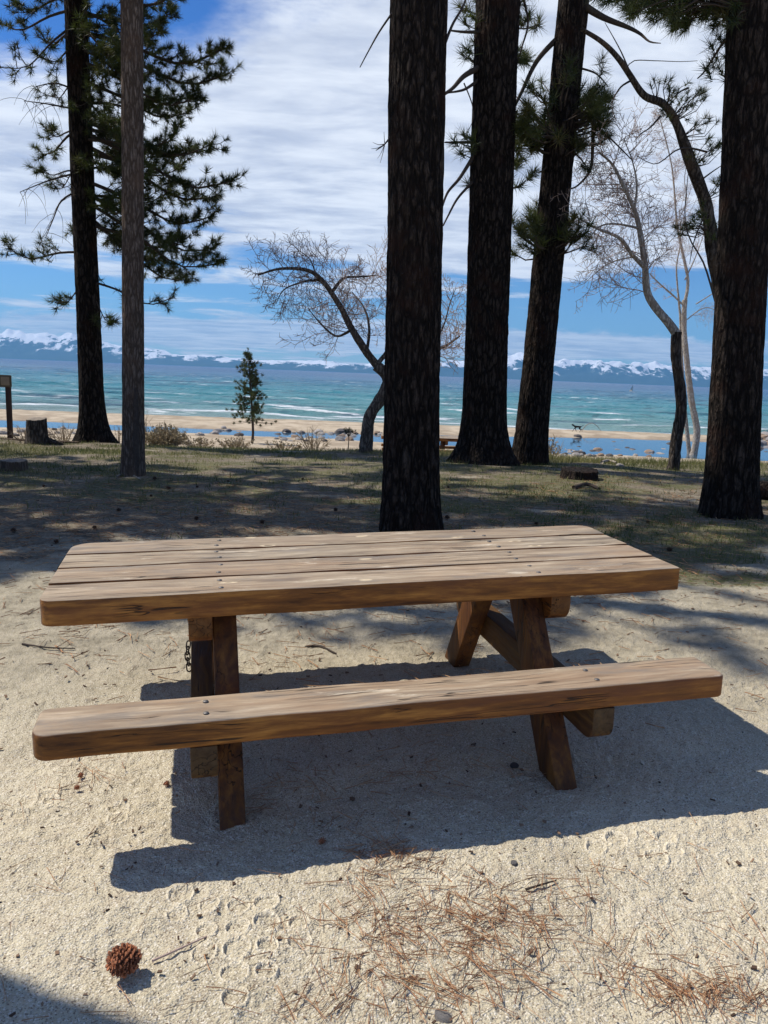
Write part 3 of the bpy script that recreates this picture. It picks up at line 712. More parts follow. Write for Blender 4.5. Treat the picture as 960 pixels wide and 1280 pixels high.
# ------------------------------------------------------------ off-camera neighbours whose crowns shade the ground
OG = 'pines standing outside the view to the left'
for i, (x, y, H, z0, R0, cnt) in enumerate(((-9.2, 10.6, 15, 5.5, 2.6, 58), (-12.5, 13.0, 17, 6, 3.2, 64), (-15.5, 14.5, 18, 7, 3.2, 60), (-14.5, 10.5, 18, 6, 3.0, 60), (-8.2, 8.8, 12, 5.5, 1.9, 46), (-7.2, 8.2, 15.5, 10.5, 1.4, 26), (-6.9, 7.4, 11, 6.3, 1.15, 22), (-4.6, 2.90, 13.5, 9.5, 1.2, 14), (-6.9, 10.0, 15, 8.0, 2.3, 62), (-8.4, 12.9, 17, 8.5, 2.6, 70))):
    z = gz(x, y); b = np.array([x, y, z]); t = b+np.array([0, 0, H])
    lab = ['broad pine standing left of the view beside the grey trunk', 'tall pine standing left of the view behind the others', 'tallest pine at the far left of the grove', 'tall pine standing well left of the picnic table', 'short pine standing left of the view, beyond the table', 'slender pine with a high narrow crown left of the table', 'small narrow pine left of the view, nearest the table side', 'pine left of the camera whose trunk shades the bottom left corner', 'leafy pine just outside the left edge, level with the grey trunk', 'leafy pine just outside the left edge, behind the grey trunk'][i]
    e = empty('pine_tree', tuple(b)); tag(e, lab, 'tree', OG)
    big_trunk('trunk', M_PINE, b, t, .24 if H > 13 else .16, .08, e, sides=60, rings=120, seed=10+i)
    T, F = Tubes(), Tufts(); crown(T, F, seg(b, t), z0+z, H+z, R0, .5, cnt, size=.30, n=34); add_parts(e, T, F, b, width=.010)

# ------------------------------------------------------------ young pine by the beach
b = gpt(315, 554); b[2] = gz(b[0], b[1]); YB = b[1]
e = empty('young_pine_tree', tuple(b)); tag(e, 'small young conical pine standing alone at the edge of the beach', 'tree')
T0 = Tubes(); top = at(310, 436, YB); T0.tube(smooth_path([b*0, np.array([0.03, 0, .8]), (top-b)], 14), np.linspace(.065, .012, 14), 8); link_mesh('trunk', T0.mesh('trunk'), M_LIMB, e)
T, F = Tubes(), Tufts(); Ht = (top-b)[2]
for i in range(105):
    tt_ = .22+.74*(i+rng.random())/105; a = rng.random()*6.283; L = (1.0*(1-tt_)**.62+.08)*rng.uniform(.5, 1.15)
    if tt_ < .45 and rng.random() < .35: continue
    c = b+(top-b)*tt_; q = c+np.array([math.cos(a)*L, math.sin(a)*L, L*.12])
    T.tube([c, (c+q)/2-np.array([0, 0, .02]), q], [.012, .009, .006], 4)
    for k in range(max(2, int(L*7))):
        f = .4+.6*(k+rng.random())/max(2, int(L*7)); F.add(c+(q-c)*f+rng.normal(size=3)*.06, unit(q-c)+np.array([0, 0, .8]), .16, 46)
for (x, y) in ((283, 512), (290, 512), (340, 530), (333, 529), (345, 527), (326, 532), (300, 527), (292, 529)):
    q = at(x, y, YB+rng.uniform(-.2, .2)); c = b+(top-b)*np.clip((q[2]-b[2]+.1)/Ht, 0, 1); T.tube([c, (c+q)/2-np.array([0, 0, .03]), q], [.011, .008, .005], 4); F.add(q, q-c, .13, 60)
F.add(top, (0, 0, 1), .12, 40)
add_parts(e, T, F, b, M_NEED2, width=.0085, tone=.1)

# ------------------------------------------------------------ bare broadleaf trees
def twigs(T, P, r, n, L, lev, up=.0, droop=0., spread=1., rmin=.0028, start=.1, yjit=1.):
    n = int(n*1.6)
    """recursive bare twigs along polyline P"""
    k = len(P)
    for j in range(n):
        t = start+(1-start)*(j+rng.random())/n; t = min(t, .99); i = min(int(t*(k-1)), k-2); c = P[i]+(P[i+1]-P[i])*(t*(k-1)-i)
        dd = unit(P[i+1]-P[i]); sd = unit(np.cross(dd, rng.normal(size=3))); d = unit(dd*.65+sd*spread)
        ll = L*rng.uniform(.45, 1.35)*(1.1-.4*t); Q = [c]; m = 6 if lev > 0 else 4
        for _ in range(m):
            d = unit(d+np.array([0, 0, up-droop])+rng.normal(size=3)*.13); Q.append(Q[-1]+d*ll/m)
        Q = np.array(Q); T.tube(Q, np.linspace(max(r, rmin*1.3), rmin, m+1), 4 if lev > 1 else 3)
        if lev > 0: twigs(T, Q, r*.55, max(3, int(n*.36)) if lev > 1 else 3, ll*.55, lev-1, up, droop, spread, rmin)

def bare_tree(name, label, base, mains, mat, e=None, group=None, rmin=.0028):
    """mains: list of (points px, Y range, r0, r1, twig count, twig length, levels, start, material)"""
    e = empty(name, tuple(base)); tag(e, label, 'tree', group)
    TW = Tubes(); first = True; off = np.array(base)
    TL = Tubes(); TR = Tubes()
    for (pts, Ys, r0, r1, n, L, lev, st, trunk, up) in mains:
        P = np.array([at(x, y, Yq) for (x, y), Yq in zip(pts, np.interp(np.linspace(0, 1, len(pts)), np.linspace(0, 1, len(Ys)), Ys))])
        if trunk == 1: P[0] = base-np.array([0, 0, .15])
        k = 44; P = smooth_path(P, k)
        P += np.stack([vnoise(np.linspace(0, 5, k), np.zeros(k)+len(pts), 91+n)*.09*r0*6, np.zeros(k), np.zeros(k)], -1)*np.sin(np.linspace(0, math.pi, k))[:, None]
        s_ = rng.random()*50
        (TR if trunk else TL).tube(P-off, np.linspace(r0, r1, k)*(1+(.35*np.exp(-np.linspace(0, 1, k)*16) if trunk == 1 else 0)), 18 if trunk else 8,
              lambda r, a, P_: r*(1+.22*vnoise(P_[:, 2][:, None]*6+s_, np.cos(a)[None, :]*1.5, 5)+.10*vnoise(P_[:, 2][:, None]*22+s_, np.sin(a)[None, :]*3, 7)))
        if n: twigs(TW, P, max(r1*.6, .006), n, L, lev, up, 0, 1., rmin, st)
    if TR.n: link_mesh('trunk', TR.mesh('trunk'), mat, e)
    if TL.n: link_mesh('limbs', TL.mesh('limbs'), mat, e)
    if TW.n: TW.V = [v-off for v in TW.V]; link_mesh('twigs', TW.mesh('twigs'), M_TWIG, e)
    return e
# middle leaning tree
b = gpt(457, 565); b[2] = gz(b[0], b[1]); Yb = b[1]
bare_tree('bare_tree', 'leaning leafless tree with a curved trunk and tangled pale twigs above the lake', b, [
    ([(457, 565), (459, 535), (464, 515), (482, 487), (484, 470), (470, 457)], [Yb, Yb], .135, .10, 0, 0, 0, 0, 1, 0),
    ([(474, 460), (458, 440), (440, 412), (425, 382), (405, 352), (385, 338), (350, 336), (322, 344)], [Yb, Yb-.6], .085, .014, 14, .72, 2, .25, 2, .05),
    ([(440, 412), (420, 420), (400, 404), (385, 385)], [Yb, Yb+.5], .03, .008, 8, .7, 2, .1, 0, .02),
    ([(415, 365), (430, 348), (450, 346), (472, 344)], [Yb, Yb+.4], .035, .01, 9, .7, 2, .1, 0, .08),
    ([(458, 440), (462, 410), (455, 385), (440, 365)], [Yb, Yb+.7], .035, .01, 9, .8, 2, .1, 0, .04),
    ([(400, 350), (380, 352), (355, 362), (345, 380)], [Yb-.3, Yb-.7], .025, .006, 8, .55, 2, .1, 0, -.04),
    ([(482, 470), (510, 440), (550, 435), (575, 420)], [Yb, Yb+.3], .06, .015, 10, .8, 2, .3, 0, .06),
    ([(540, 436), (555, 405), (562, 380), (570, 360)], [Yb+.2, Yb], .022, .006, 8, .6, 2, .1, 0, .05),
    ([(470, 457), (490, 430), (500, 400), (498, 370)], [Yb, Yb+.4], .05, .012, 8, .9, 2, .2, 0, .06),
    ([(395, 345), (388, 325), (372, 312)], [Yb, Yb-.2], .016, .006, 8, .45, 1, .1, 0, .1)], M_MID, rmin=.0032)
# right dark-footed tree
b = gpt(842, 588); b[2] = gz(b[0], b[1]); Yb = b[1]
bare_tree('bare_tree', 'leafless tree with a dark crooked foot and pale upper limb, left of its pale neighbour', b, [
    ([(842, 588), (845, 550), (851, 515), (849, 480), (845, 440), (846, 415)], [Yb, Yb], .105, .085, 0, 0, 0, 0, 1, 0)], M_DARKB)
e2 = [o for o in bpy.data.objects if o.name.startswith('bare_tree')][-1]
def extend(e, base, mains, mat, rmin=.003):
    off = np.array(base); TL = Tubes(); TW = Tubes()
    for (pts, Ys, r0, r1, n, L, lev, st, up) in mains:
        P = np.array([at(x, y, Yq) for (x, y), Yq in zip(pts, np.interp(np.linspace(0, 1, len(pts)), np.linspace(0, 1, len(Ys)), Ys))]); P = smooth_path(P, 40); s_ = rng.random()*40
        TL.tube(P-off, np.linspace(r0, r1, 40), 12, lambda r, a, P_: r*(1+.2*vnoise(P_[:, 2][:, None]*7+s_, np.cos(a)[None, :]*1.5, 5)))
        if n: twigs(TW, P, max(r1*.6, .006), n, L, lev, up, 0, 1., rmin, st)
    link_mesh('limbs', TL.mesh('limbs'), mat, e)
    TW.V = [v-off for v in TW.V]; link_mesh('twigs', TW.mesh('twigs'), M_TWIG, e)
for ch in list(e2.children):
    if ch.name.startswith('twigs'): bpy.data.objects.remove(ch)
extend(e2, b, [
    ([(846, 418), (836, 404), (820, 385), (809, 365), (806, 330), (800, 290), (793, 262), (778, 230), (765, 205), (748, 190)], [Yb, Yb+.3], .082, .016, 16, 1.0, 2, .25, .03),
    ([(806, 335), (790, 318), (775, 298), (745, 285), (712, 266)], [Yb+.1, Yb-.3], .040, .010, 6, .75, 2, .2, -.01),
    ([(798, 285), (770, 280), (750, 283), (735, 300)], [Yb+.1, Yb+.3], .022, .006, 8, .8, 2, .2, -.05),
    ([(793, 262), (796, 230), (790, 200), (780, 175)], [Yb+.2, Yb+.3], .022, .006, 8, .7, 2, .1, .04),
    ([(806, 330), (790, 322), (760, 330), (735, 350)], [Yb+.1, Yb+.4], .018, .005, 5, .8, 2, .2, -.05)], M_PALEB)
# the pale tree
b = gpt(866, 572); b[2] = gz(b[0], b[1]); Yb = b[1]
bare_tree('bare_tree', 'pale barked leafless tree with two stems, touching the left side of the black trunk', b, [
    ([(874, 572), (871, 540), (864, 500), (858, 450), (855, 400), (856, 375)], [Yb, Yb], .17, .12, 0, 0, 0, 0, 1, 0),
    ([(862, 572), (858, 530), (854, 490), (851, 440), (851, 400), (849, 375), (846, 335), (851, 300), (849, 262)], [Yb+.3, Yb+.2], .11, .015, 0, 0, 0, 0, 2, 0),
    ([(856, 378), (860, 350), (852, 310), (846, 280), (842, 230), (838, 200), (828, 160), (822, 140)], [Yb, Yb+.3], .085, .016, 20, 1.15, 2, .15, 0, .04),
    ([(858, 385), (840, 368), (825, 355), (812, 342)], [Yb, Yb-.3], .05, .03, 6, .8, 2, .3, 0, 0),
    ([(856, 350), (870, 320), (880, 290), (886, 260)], [Yb, Yb+.4], .035, .010, 9, .9, 2, .2, 0, .02),
    ([(846, 280), (858, 250), (856, 220), (866, 170), (872, 140)], [Yb, Yb+.5], .022, .008, 8, .8, 2, .2, 0, .04),
    ([(858, 400), (880, 385), (900, 390), (920, 400)], [Yb, Yb+.5], .03, .008, 10, .9, 2, .1, 0, -.02),
    ([(870, 380), (925, 350), (965, 360), (985, 400)], [Yb+.8, Yb+1.], .03, .008, 12, 1.1, 2, .3, 0, -.05)], M_PALEB)
# pale twigs of this tree continue beyond the black trunk

# ------------------------------------------------------------ wood for the tables
def wood_mat(name, top=True, tint=(1, 1, 1), axis='x'):
    mt, N = new_mat(name); p = N.obj()
    if axis != 'x':
        sx_ = N.n('ShaderNodeSeparateXYZ', {0: p}).outputs; o_ = (2, 0, 1) if axis == 'z' else (1, 0, 2)
        p = N.n('ShaderNodeCombineXYZ', {0: sx_[o_[0]], 1: sx_[o_[1]], 2: sx_[o_[2]]}).outputs[0]
    oi = N.n('ShaderNodeObjectInfo').outputs['Random']
    off = N.n('ShaderNodeCombineXYZ', {0: N.mul(oi, 17.), 1: N.mul(oi, 9.), 2: N.mul(oi, 5.)}).outputs[0]
    p2 = N.n('ShaderNodeVectorMath', {0: p, 1: off}, operation='ADD').outputs[0]
    warp = N.noise(N.map(p2, (1.1, 4, 4)), 1.3, 3, .5)
    q = N.n('ShaderNodeVectorMath', {0: N.map(p2, (1, 1, 1)), 1: N.n('ShaderNodeCombineXYZ', {0: 0., 1: N.mul(warp, .10), 2: N.mul(warp, .05)}).outputs[0]}, operation='ADD').outputs[0]
    grain = N.noise(N.map(q, (6.0, 60, 60)), 1., 5, .65)
    ringg = N.noise(N.map(q, (1.5, 20, 20)), 1., 3, .5, .6)
    streak = N.noise(N.map(q, (1.5, 8, 8)), 1., 6, .68)
    weath = N.ramp(N.add(N.mul(grain, .55), N.mul(ringg, .45)), [(.32, (.085, .062, .045)), (.44, (.22, .175, .125)), (.56, (.38, .315, .225)), (.68, (.60, .52, .40))])
    weath = N.mix(N.ss(streak, .44, .68, 0, .50), weath, (.38, .245, .145))
    weath = N.mix(N.mul(N.m('FRACT', N.mul(oi, 7.3)), .40), weath, (.34, .235, .155))
    weath = N.mix(N.ss(N.noise(N.map(q, (2.2, 11, 11), (4, 2, 0)), 1., 6, .7), .50, .66, 0, .7), weath, (.20, .175, .15))
    weath = N.mix(N.ss(N.noise(N.map(q, (3, 14, 14), (9, 5, 0)), 1., 6, .7), .60, .70, 0, .75), weath, (.66, .58, .45))
    side = N.ramp(N.add(N.mul(grain, .5), N.mul(ringg, .5)), [(.34, (.060, .020, .006)), (.5, (.23, .092, .020)), (.66, (.52, .24, .055))])
    side = N.mix(N.ss(streak, .40, .70, 0, .7), side, (.17, .060, .026))
    gn = N.n('ShaderNodeNewGeometry').outputs['Normal']
    nl = N.n('ShaderNodeVectorTransform', {0: gn}, vector_type='NORMAL', convert_from='WORLD', convert_to='OBJECT').outputs[0]
    ns = N.n('ShaderNodeSeparateXYZ', {0: nl}).outputs
    up = N.ss(N.add(ns[2], N.mul(N.sub(grain, .5), .5)), .45, .75)
    c = N.mix(up, side, weath) if top else side
    # end grain
    endm = N.ss(N.m('ABSOLUTE', ns[{'x': 0, 'y': 1, 'z': 2}[axis]]), .7, .95)
    endc = N.ramp(N.noise(N.map(p2, (30, 30, 60)), 1., 4, .6), [(.3, (.07, .05, .037)), (.7, (.21, .155, .115))]) if top else N.ramp(N.noise(N.map(p2, (30, 30, 30)), 1., 4, .6), [(.3, (.10, .05, .02)), (.7, (.27, .15, .06))])
    c = N.mix(N.mul(endm, .7), c, endc)
    # knots and checks
    kd = N.add(N.vor(N.map(p2, (2.6, 7.5, .01)), 1., 'F1', 0), N.mul(N.sub(N.noise(N.map(p2, (9, 40, 40)), 1., 4, .7), .5), .12))
    kn = N.noise(p2, 60, 3)
    c = N.mix(N.mul(N.ss(kd, .105, .075), up), c, N.mix(N.ss(kd, .035, .06), (.09, .05, .03), (.60, .49, .33))) if top else c
    crack = N.noise(N.map(q, (1.0, 34, 34), (7, 3, 1)), 1., 2, .4)
    ck = N.mul(N.ss(N.m('ABSOLUTE', N.sub(crack, .5)), .016, .004), N.ss(N.noise(N.map(p2, (2.2, 5, 5), (3, 3, 3)), 1., 2), .47, .56))
    c = N.mix(N.mul(ck, .85), c, (.02, .014, .01))
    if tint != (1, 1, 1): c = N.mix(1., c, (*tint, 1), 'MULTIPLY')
    h = N.sub(N.add(N.mul(grain, .6), N.mul(ringg, .5)), N.mul(ck, 1.6))
    N.out(c, N.ss(grain, .3, .7, .55, .8), N.bump(h, .75, .004), .3)
    return mt
M_TOP = wood_mat('weathered_stained_planks', True)
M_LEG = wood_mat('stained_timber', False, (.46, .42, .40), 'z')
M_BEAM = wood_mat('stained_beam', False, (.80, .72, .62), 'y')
M_LEG2 = wood_mat('timber_skylit_shade', False, (.40, .48, .60), 'y')  # seat beams: same timber, dark bluish skylit shade put into the tint
M_STEEL, N = new_mat('galvanised_steel'); N.out(N.mix(N.noise(N.obj(), 60), (.10, .09, .085), (.26, .25, .24)), .65, None, .5, **{'Metallic': .8})
M_RUST, N = new_mat('rusty_chain'); N.out(N.mix(N.noise(N.obj(), 90), (.05, .04, .04), (.16, .12, .10)), .6, None, .5, **{'Metallic': .6})

def rounded_rect(x0, x1, y0, y1, rs):
    """rs: radii at (x0,y0),(x1,y0),(x1,y1),(x0,y1)"""
    pts = []
    for (cx, cy, sx_, sy_, a0), r in zip(((x0, y0, 1, 1, 180), (x1, y0, -1, 1, 270), (x1, y1, -1, -1, 0), (x0, y1, 1, -1, 90)), rs):
        if r < 1e-4: pts.append((cx, cy)); continue
        ox, oy = cx+sx_*r, cy+sy_*r
        for k in range(7):
            a = math.radians(a0+k*15); pts.append((ox+r*math.cos(a), oy+r*math.sin(a)))
    return pts
def prism(name, pts, z0, z1, mat, parent, axis='z', bev=.008, loc=(0, 0, 0), rot=(0, 0, 0), segs=3, cuts=0, wob=0., angle=25):
    """extrude a plan outline; bevel its edges; optional waviness along x"""
    bm = bmesh.new()
    vs = [bm.verts.new((x, y, z0)) for x, y in pts]; f = bm.faces.new(vs)
    r = bmesh.ops.extrude_face_region(bm, geom=[f]); nv = [v for v in r['geom'] if isinstance(v, bmesh.types.BMVert)]
    for v in nv: v.co.z = z1
    bmesh.ops.recalc_face_normals(bm, faces=bm.faces)
    ed = [e_ for e_ in bm.edges if e_.calc_face_angle(0) > math.radians(angle)]
    if bev: bmesh.ops.bevel(bm, geom=ed, offset=bev, segments=segs, profile=.5, affect='EDGES', clamp_overlap=True)
    if cuts:
        xs = [v.co.x for v in bm.verts]; a, b_ = min(xs), max(xs)
        for k in range(1, cuts):
            x = a+(b_-a)*k/cuts
            bmesh.ops.bisect_plane(bm, geom=list(bm.verts)+list(bm.edges)+list(bm.faces), plane_co=(x, 0, 0), plane_no=(1, 0, 0))
        s = random.random()*50
        for v in bm.verts:
            v.co.y += wob*float(vnoise(v.co.x*5+s, round(v.co.y*8)*1.0+v.co.z*0, 3)); v.co.z += wob*.9*float(vnoise(v.co.x*4+s, v.co.y*9, 4))
    if axis == 'x':   # outline lies in the y-z plane, extruded along x
        for v in bm.verts: v.co = Vector((v.co.z, v.co.x, v.co.y))
    me = bpy.data.meshes.new(name); bm.to_mesh(me); bm.free()
    o = link_mesh(name, me, mat, parent, True, 32); o.location = loc; o.rotation_euler = rot
    return o
def bolt(parent, x, y, z, r=.0068):
    bm = bmesh.new()
    bmesh.ops.create_uvsphere(bm, u_segments=14, v_segments=8, radius=r)
    for v in bm.verts: v.co.z = max(v.co.z, -.001)*.42
    r2 = bmesh.ops.create_cone(bm, cap_ends=True, segments=16, radius1=r*1.45, radius2=r*1.35, depth=.002)
    me = bpy.data.meshes.new('bolt'); bm.to_mesh(me); bm.free()
    o = link_mesh('bolt', me, M_STEEL, parent); o.location = (x, y, z); return o

def chain(parent, pts, name='chain'):
    bm = bmesh.new(); P = smooth_path(pts, 80); L = np.concatenate([[0], np.cumsum(np.linalg.norm(np.diff(P, axis=0), axis=1))]); step = .024; n = int(L[-1]/step)
    for k in range(n):
        s_ = (k+.5)*step; c = np.array([np.interp(s_, L, P[:, i]) for i in range(3)]); c2 = np.array([np.interp(s_+.004, L, P[:, i]) for i in range(3)]); d = Vector(unit(c2-c))
        q = d.to_track_quat('X', 'Z').to_matrix().to_4x4() @ Matrix.Rotation(math.pi/2*(k % 2), 4, 'X'); q.translation = Vector(c)
        ringv = []
        for i in range(16):
            a = i*2*math.pi/16; x = math.cos(a)*.0115+(.007 if math.cos(a) > 0 else -.007); y = math.sin(a)*.0105; row = []
            nrm = Vector((math.cos(a), math.sin(a), 0))
            for j in range(6):
                bb_ = j*2*math.pi/6; v = Vector((x, y, 0))+nrm*math.cos(bb_)*.0032+Vector((0, 0, 1))*math.sin(bb_)*.0032
                row.append(bm.verts.new(q @ v))
            ringv.append(row)
        for i in range(16):
            for j in range(6): bm.faces.new([ringv[i][j], ringv[(i+1) % 16][j], ringv[(i+1) % 16][(j+1) % 6], ringv[i][(j+1) % 6]])
    me = bpy.data.meshes.new('chain'); bm.to_mesh(me); bm.free()
    return link_mesh('chain', me, M_RUST, parent)

def picnic_table(loc, rz):
    e = empty('picnic_table', loc, rz)
    Lt, Wt, zt, tt_ = 2.474, .846, .76, .093
    pw = Wt/4
    for i in range(4):
        y0 = -Wt/2+i*pw+.0055; y1 = y0+pw-.011
        rs = [0, 0, 0, 0]
        if i == 0: rs = [.045, .012, .004, .004]
        if i == 3: rs = [.004, .004, .06, .09]
        yc = (y0+y1)/2
        p = prism('plank', rounded_rect(-Lt/2, Lt/2, y0-yc, y1-yc, [max(r, .004) for r in rs]), -tt_/2, tt_/2, M_TOP, e, bev=.006 if i else .010, loc=(0, yc, zt-tt_/2+.0028*i), cuts=40, wob=.004)
        for x in (-.612, .625):
            for dy in (-.05, .05): bolt(p, x+.016*random.uniform(-1, 1), dy+.008*random.uniform(-1, 1), tt_/2+.002)
    Lb, Wb, zb, tb, off = 2.432, .20, .4446, .089, .682
    for s in (-1, 1):
        rs = [.05, .03, .012, .03] if s < 0 else [.03, .012, .03, .05]
        p = prism('bench', rounded_rect(-Lb/2, Lb/2, -Wb/2, Wb/2, rs), -tb/2, tb/2, M_TOP, e, bev=.011, loc=(0, s*off, zb-tb/2), cuts=40, wob=.005)
        for x in (-.69, .71):
            for dy in (-.045, .045): bolt(p, x, dy, tb/2+.002)
        p['label'] = 'bench plank nearest the viewer' if s < 0 else 'bench plank on the lake side'
    for s in (-1, 1):
        xo = s*.633+(.022 if s < 0 else .004); xb = s*.722+(.022 if s < 0 else 0)
        # legs: splayed boards, cut level at the foot
        for q in (-1, 1):
            wd = .068
            fy, ty = q*.625, q*.185; zt2 = zt-tt_-.003
            dx = (ty-fy)/zt2; hw = wd*math.sqrt(1+dx*dx)
            pts = [(fy-hw, -.02), (fy+hw, -.02), (ty+hw, zt2), (ty-hw, zt2)]
            # blunt the outer toe
            o = prism('leg', pts, -.044, .044, M_LEG, e, axis='x', bev=.007, loc=(xo, 0, 0))
        zc = zt-tt_-.004
        pts = rounded_rect(-.385, .385, zc-.115, zc, [.07, .07, .004, .004])
        prism('cross_beam', pts, -.043, .043, M_BEAM, e, axis='x', bev=.006, loc=(xb, 0, 0))
        zs = zb-tb-.003
        pts = rounded_rect(-.775, .775, zs-.132, zs, [.06, .06, .004, .004])
        prism('seat_beam', pts, -.043, .043, M_LEG2, e, axis='x', bev=.006, loc=(xb, 0, 0))
        # diagonal brace running in under the top
        for yq in (-.52, -.22, .22, .52):
            bm_o = bolt(e, xb+s*.045, yq, zs-.06 if abs(yq) > .4 else zc-.06, .012); bm_o.rotation_euler = (0, s*math.pi/2, 0)
    chain(e, [(-.752, .14, .375), (-.759, .13, .33), (-.756, .12, .285), (-.752, .11, .25)])
    chain(e, [(.672, -.20, .45), (.668, -.21, .40), (.664, -.215, .34), (.668, -.21, .27)])
    return e
tab = picnic_table(tuple(TAB_O), YAW)
tn_ = Vector((-GX, -GY, 1)).normalized(); ta_ = Vector((math.cos(YAW), math.sin(YAW), 0)); ta_ = (ta_-tn_*ta_.dot(tn_)).normalized(); tb_ = tn_.cross(ta_)
tab.rotation_euler = Matrix((ta_, tb_, tn_)).transposed().to_euler()
tag(tab, 'large weathered plank picnic table with attached benches in the foreground sand', 'picnic table')
p = at(526, 575, 23.7)
t2 = copy_tree(tab); t2.location = (p[0], p[1], gz(p[0], p[1])); t2.rotation_euler = (0, 0, .02)
tag(t2, 'distant reddish picnic table mostly hidden behind the foremost pine trunk', 'picnic table')

# ------------------------------------------------------------ stumps, logs
M_CUT, N = new_mat('cut_wood_face'); N.out(N.mix(N.noise(N.map(N.obj(), (1, 1, 1)), 18, 4), (.13, .11, .09), (.34, .29, .235)), .9, None, .2)
def stump(name, label, px, py, w, h, flare, mat, tilt=(0, 0), roots=0, rdir=1, seed=1):
    b = gpt(px, py); b[2] = gz(b[0], b[1])
    e = empty(name, tuple(b)); tag(e, label, 'tree stump')
    n, m = 26, 60; a = np.arange(m)*2*math.pi/m; Z = np.linspace(-.05, h, n); V = []
    for z in Z:
        fl = 1+flare*math.exp(-max(z, 0)/(h*.35))*(1+.5*np.sin(a*4+seed))
        r = w/2*fl*(1+.10*np.array(vnoise(np.cos(a)*2+seed, np.sin(a)*2+z*.8, 4))+.05*np.array(vnoise(np.cos(a)*9+seed, np.sin(a)*9+z*2, 6)))
        zz_ = z+(tilt[0]*np.cos(a)+tilt[1]*np.sin(a))*w/2*(z/h if z > 0 else 0)+(.02*np.array(vnoise(np.cos(a)*4, np.sin(a)*4, 9)) if z == Z[-1] else 0)
        V.append(np.stack([r*np.cos(a), r*np.sin(a), zz_], -1))
    V = np.array(V); idx = np.arange(n*m).reshape(n, m); nx = np.roll(idx, -1, 1)
    F = np.stack([idx[:-1], nx[:-1], nx[1:], idx[1:]], -1).reshape(-1, 4)
    link_mesh('bark', np_mesh('bark', V.reshape(-1, 3), F, 4), mat, e)
    # top face with rings of radii
    tv = [V[-1]*np.array([1, 1, 1])]; c = V[-1].mean(0)
    for k in (.97, .7, .4): tv.append(c+(V[-1]-c)*k+np.array([0, 0, .006 if k > .9 else .008*random.random()]))
    tv = np.array(tv)[1:]; idx = np.arange(3*m).reshape(3, m); nx = np.roll(idx, -1, 1)
    bm = bmesh.new(); vs = [bm.verts.new(v) for v in tv.reshape(-1, 3)]; cv_ = bm.verts.new(c)
    for i in range(2):
        for j in range(m): bm.faces.new([vs[idx[i, j]], vs[nx[i, j]], vs[nx[i+1, j]], vs[idx[i+1, j]]])
    for j in range(m): bm.faces.new([vs[idx[2, j]], vs[nx[2, j]], cv_])
    # rim joining bark edge
    rim = [bm.verts.new(v) for v in V[-1]]
    for j in range(m): bm.faces.new([rim[j], rim[(j+1) % m], vs[(j+1) % m], vs[j]])
    me = bpy.data.meshes.new('cut_face'); bm.to_mesh(me); bm.free(); link_mesh('cut_face', me, M_CUT if seed != 5 else M_PINE, e)
    if roots:
        T = Tubes()
        for k in range(roots):
            a0 = (-.15+.5*k)*rdir; L = w*1.5
            P = smooth_path([(w*.2*math.cos(a0)*rdir, w*.2*math.sin(a0), h*.35), (w*.55*math.cos(a0)*rdir, w*.5*math.sin(a0), h*.16), (L*math.cos(a0)*rdir, L*.6*math.sin(a0), -.01)], 10)
            T.tube(P, np.linspace(w*.2, w*.05, 10), 8)
        link_mesh('roots', T.mesh('roots'), mat, e)
    return e
stump('tree_stump', 'knee-high weathered stump with a root running right, beside the left pine', 47, 555, .36, .48, .25, M_DARKB, (.05, .1), 2, 1, 1)
stump('tree_stump', 'low flat grey stump in the shaded grass at the left edge', 18, 587, .36, .13, .08, M_POLE, (.02, 0), 0, 1, 3)
stump('tree_stump', 'low wide blackened stump in front of the sunlit grass at right', 723, 598, .54, .13, .12, M_PINE, (.03, .05), 0, 1, 5)

def log_(name, label, cat, P, r0, r1, mat, sides=12, bumpy=.15, group=None):
    P = np.array([np.array(q, float) for q in P]); b = P[0].copy(); e = empty(name, tuple(b)); 
    T = Tubes(); Q = smooth_path(P-b, 24); s_ = rng.random()*30
    T.tube(Q, np.linspace(r0, r1, 24), sides, lambda r, a, P_: r*(1+bumpy*2*vnoise(P_[:, 0][:, None]*4/(r0*12)+s_, a[None, :]*1.6, 5)))
    # closed ends
    T.V[0][:sides] = T.V[0][:sides]; me = T.mesh(name)
    bm = bmesh.new(); bm.from_mesh(me); bm.verts.ensure_lookup_table(); n = len(bm.verts)
    bm.faces.new([bm.verts[i] for i in range(sides)]); bm.faces.new([bm.verts[n-1-i] for i in range(sides)]); bm.to_mesh(me); bm.free()
    bpy.data.objects.remove(e)
    o = link_mesh(name, me, mat); o.location = tuple(b); tag(o, label, cat, group); return o
def on_ground(px, py, dz=0.):
    g_ = gpt(px, py); return np.array([g_[0], g_[1], gz(g_[0], g_[1])+dz])
log_('fallen_log', 'black fallen log at the right edge, behind the black trunk', 'log', [on_ground(940, 624, .11), on_ground(960, 625, .12), on_ground(1010, 628, .10)], .13, .11, M_PINE)
log_('fallen_branch', 'short dark branch lying on the litter in front of the blackened stump', 'branch', [on_ground(717, 612, .02), on_ground(733, 610, .05), on_ground(748, 613, .02)], .035, .02, M_LIMB)
log_('stick', 'long thin brown stick on the sand left of the table', 'stick', [on_ground(28, 807, .006), on_ground(60, 812, .010), on_ground(94, 812, .006)], .006, .003, M_LIMB, 8)
log_('stick', 'short brown stick on the sand seen between table top and bench', 'stick', [on_ground(381, 811, .006), on_ground(400, 811, .012), on_ground(420, 819, .006)], .008, .005, M_LIMB, 8)
log_('stick', 'pale thin stick lying at the foot of the grey trunk', 'stick', [on_ground(146, 597, .01), on_ground(158, 594, .03), on_ground(176, 600, .01)], .012, .007, M_PALEB, 8)
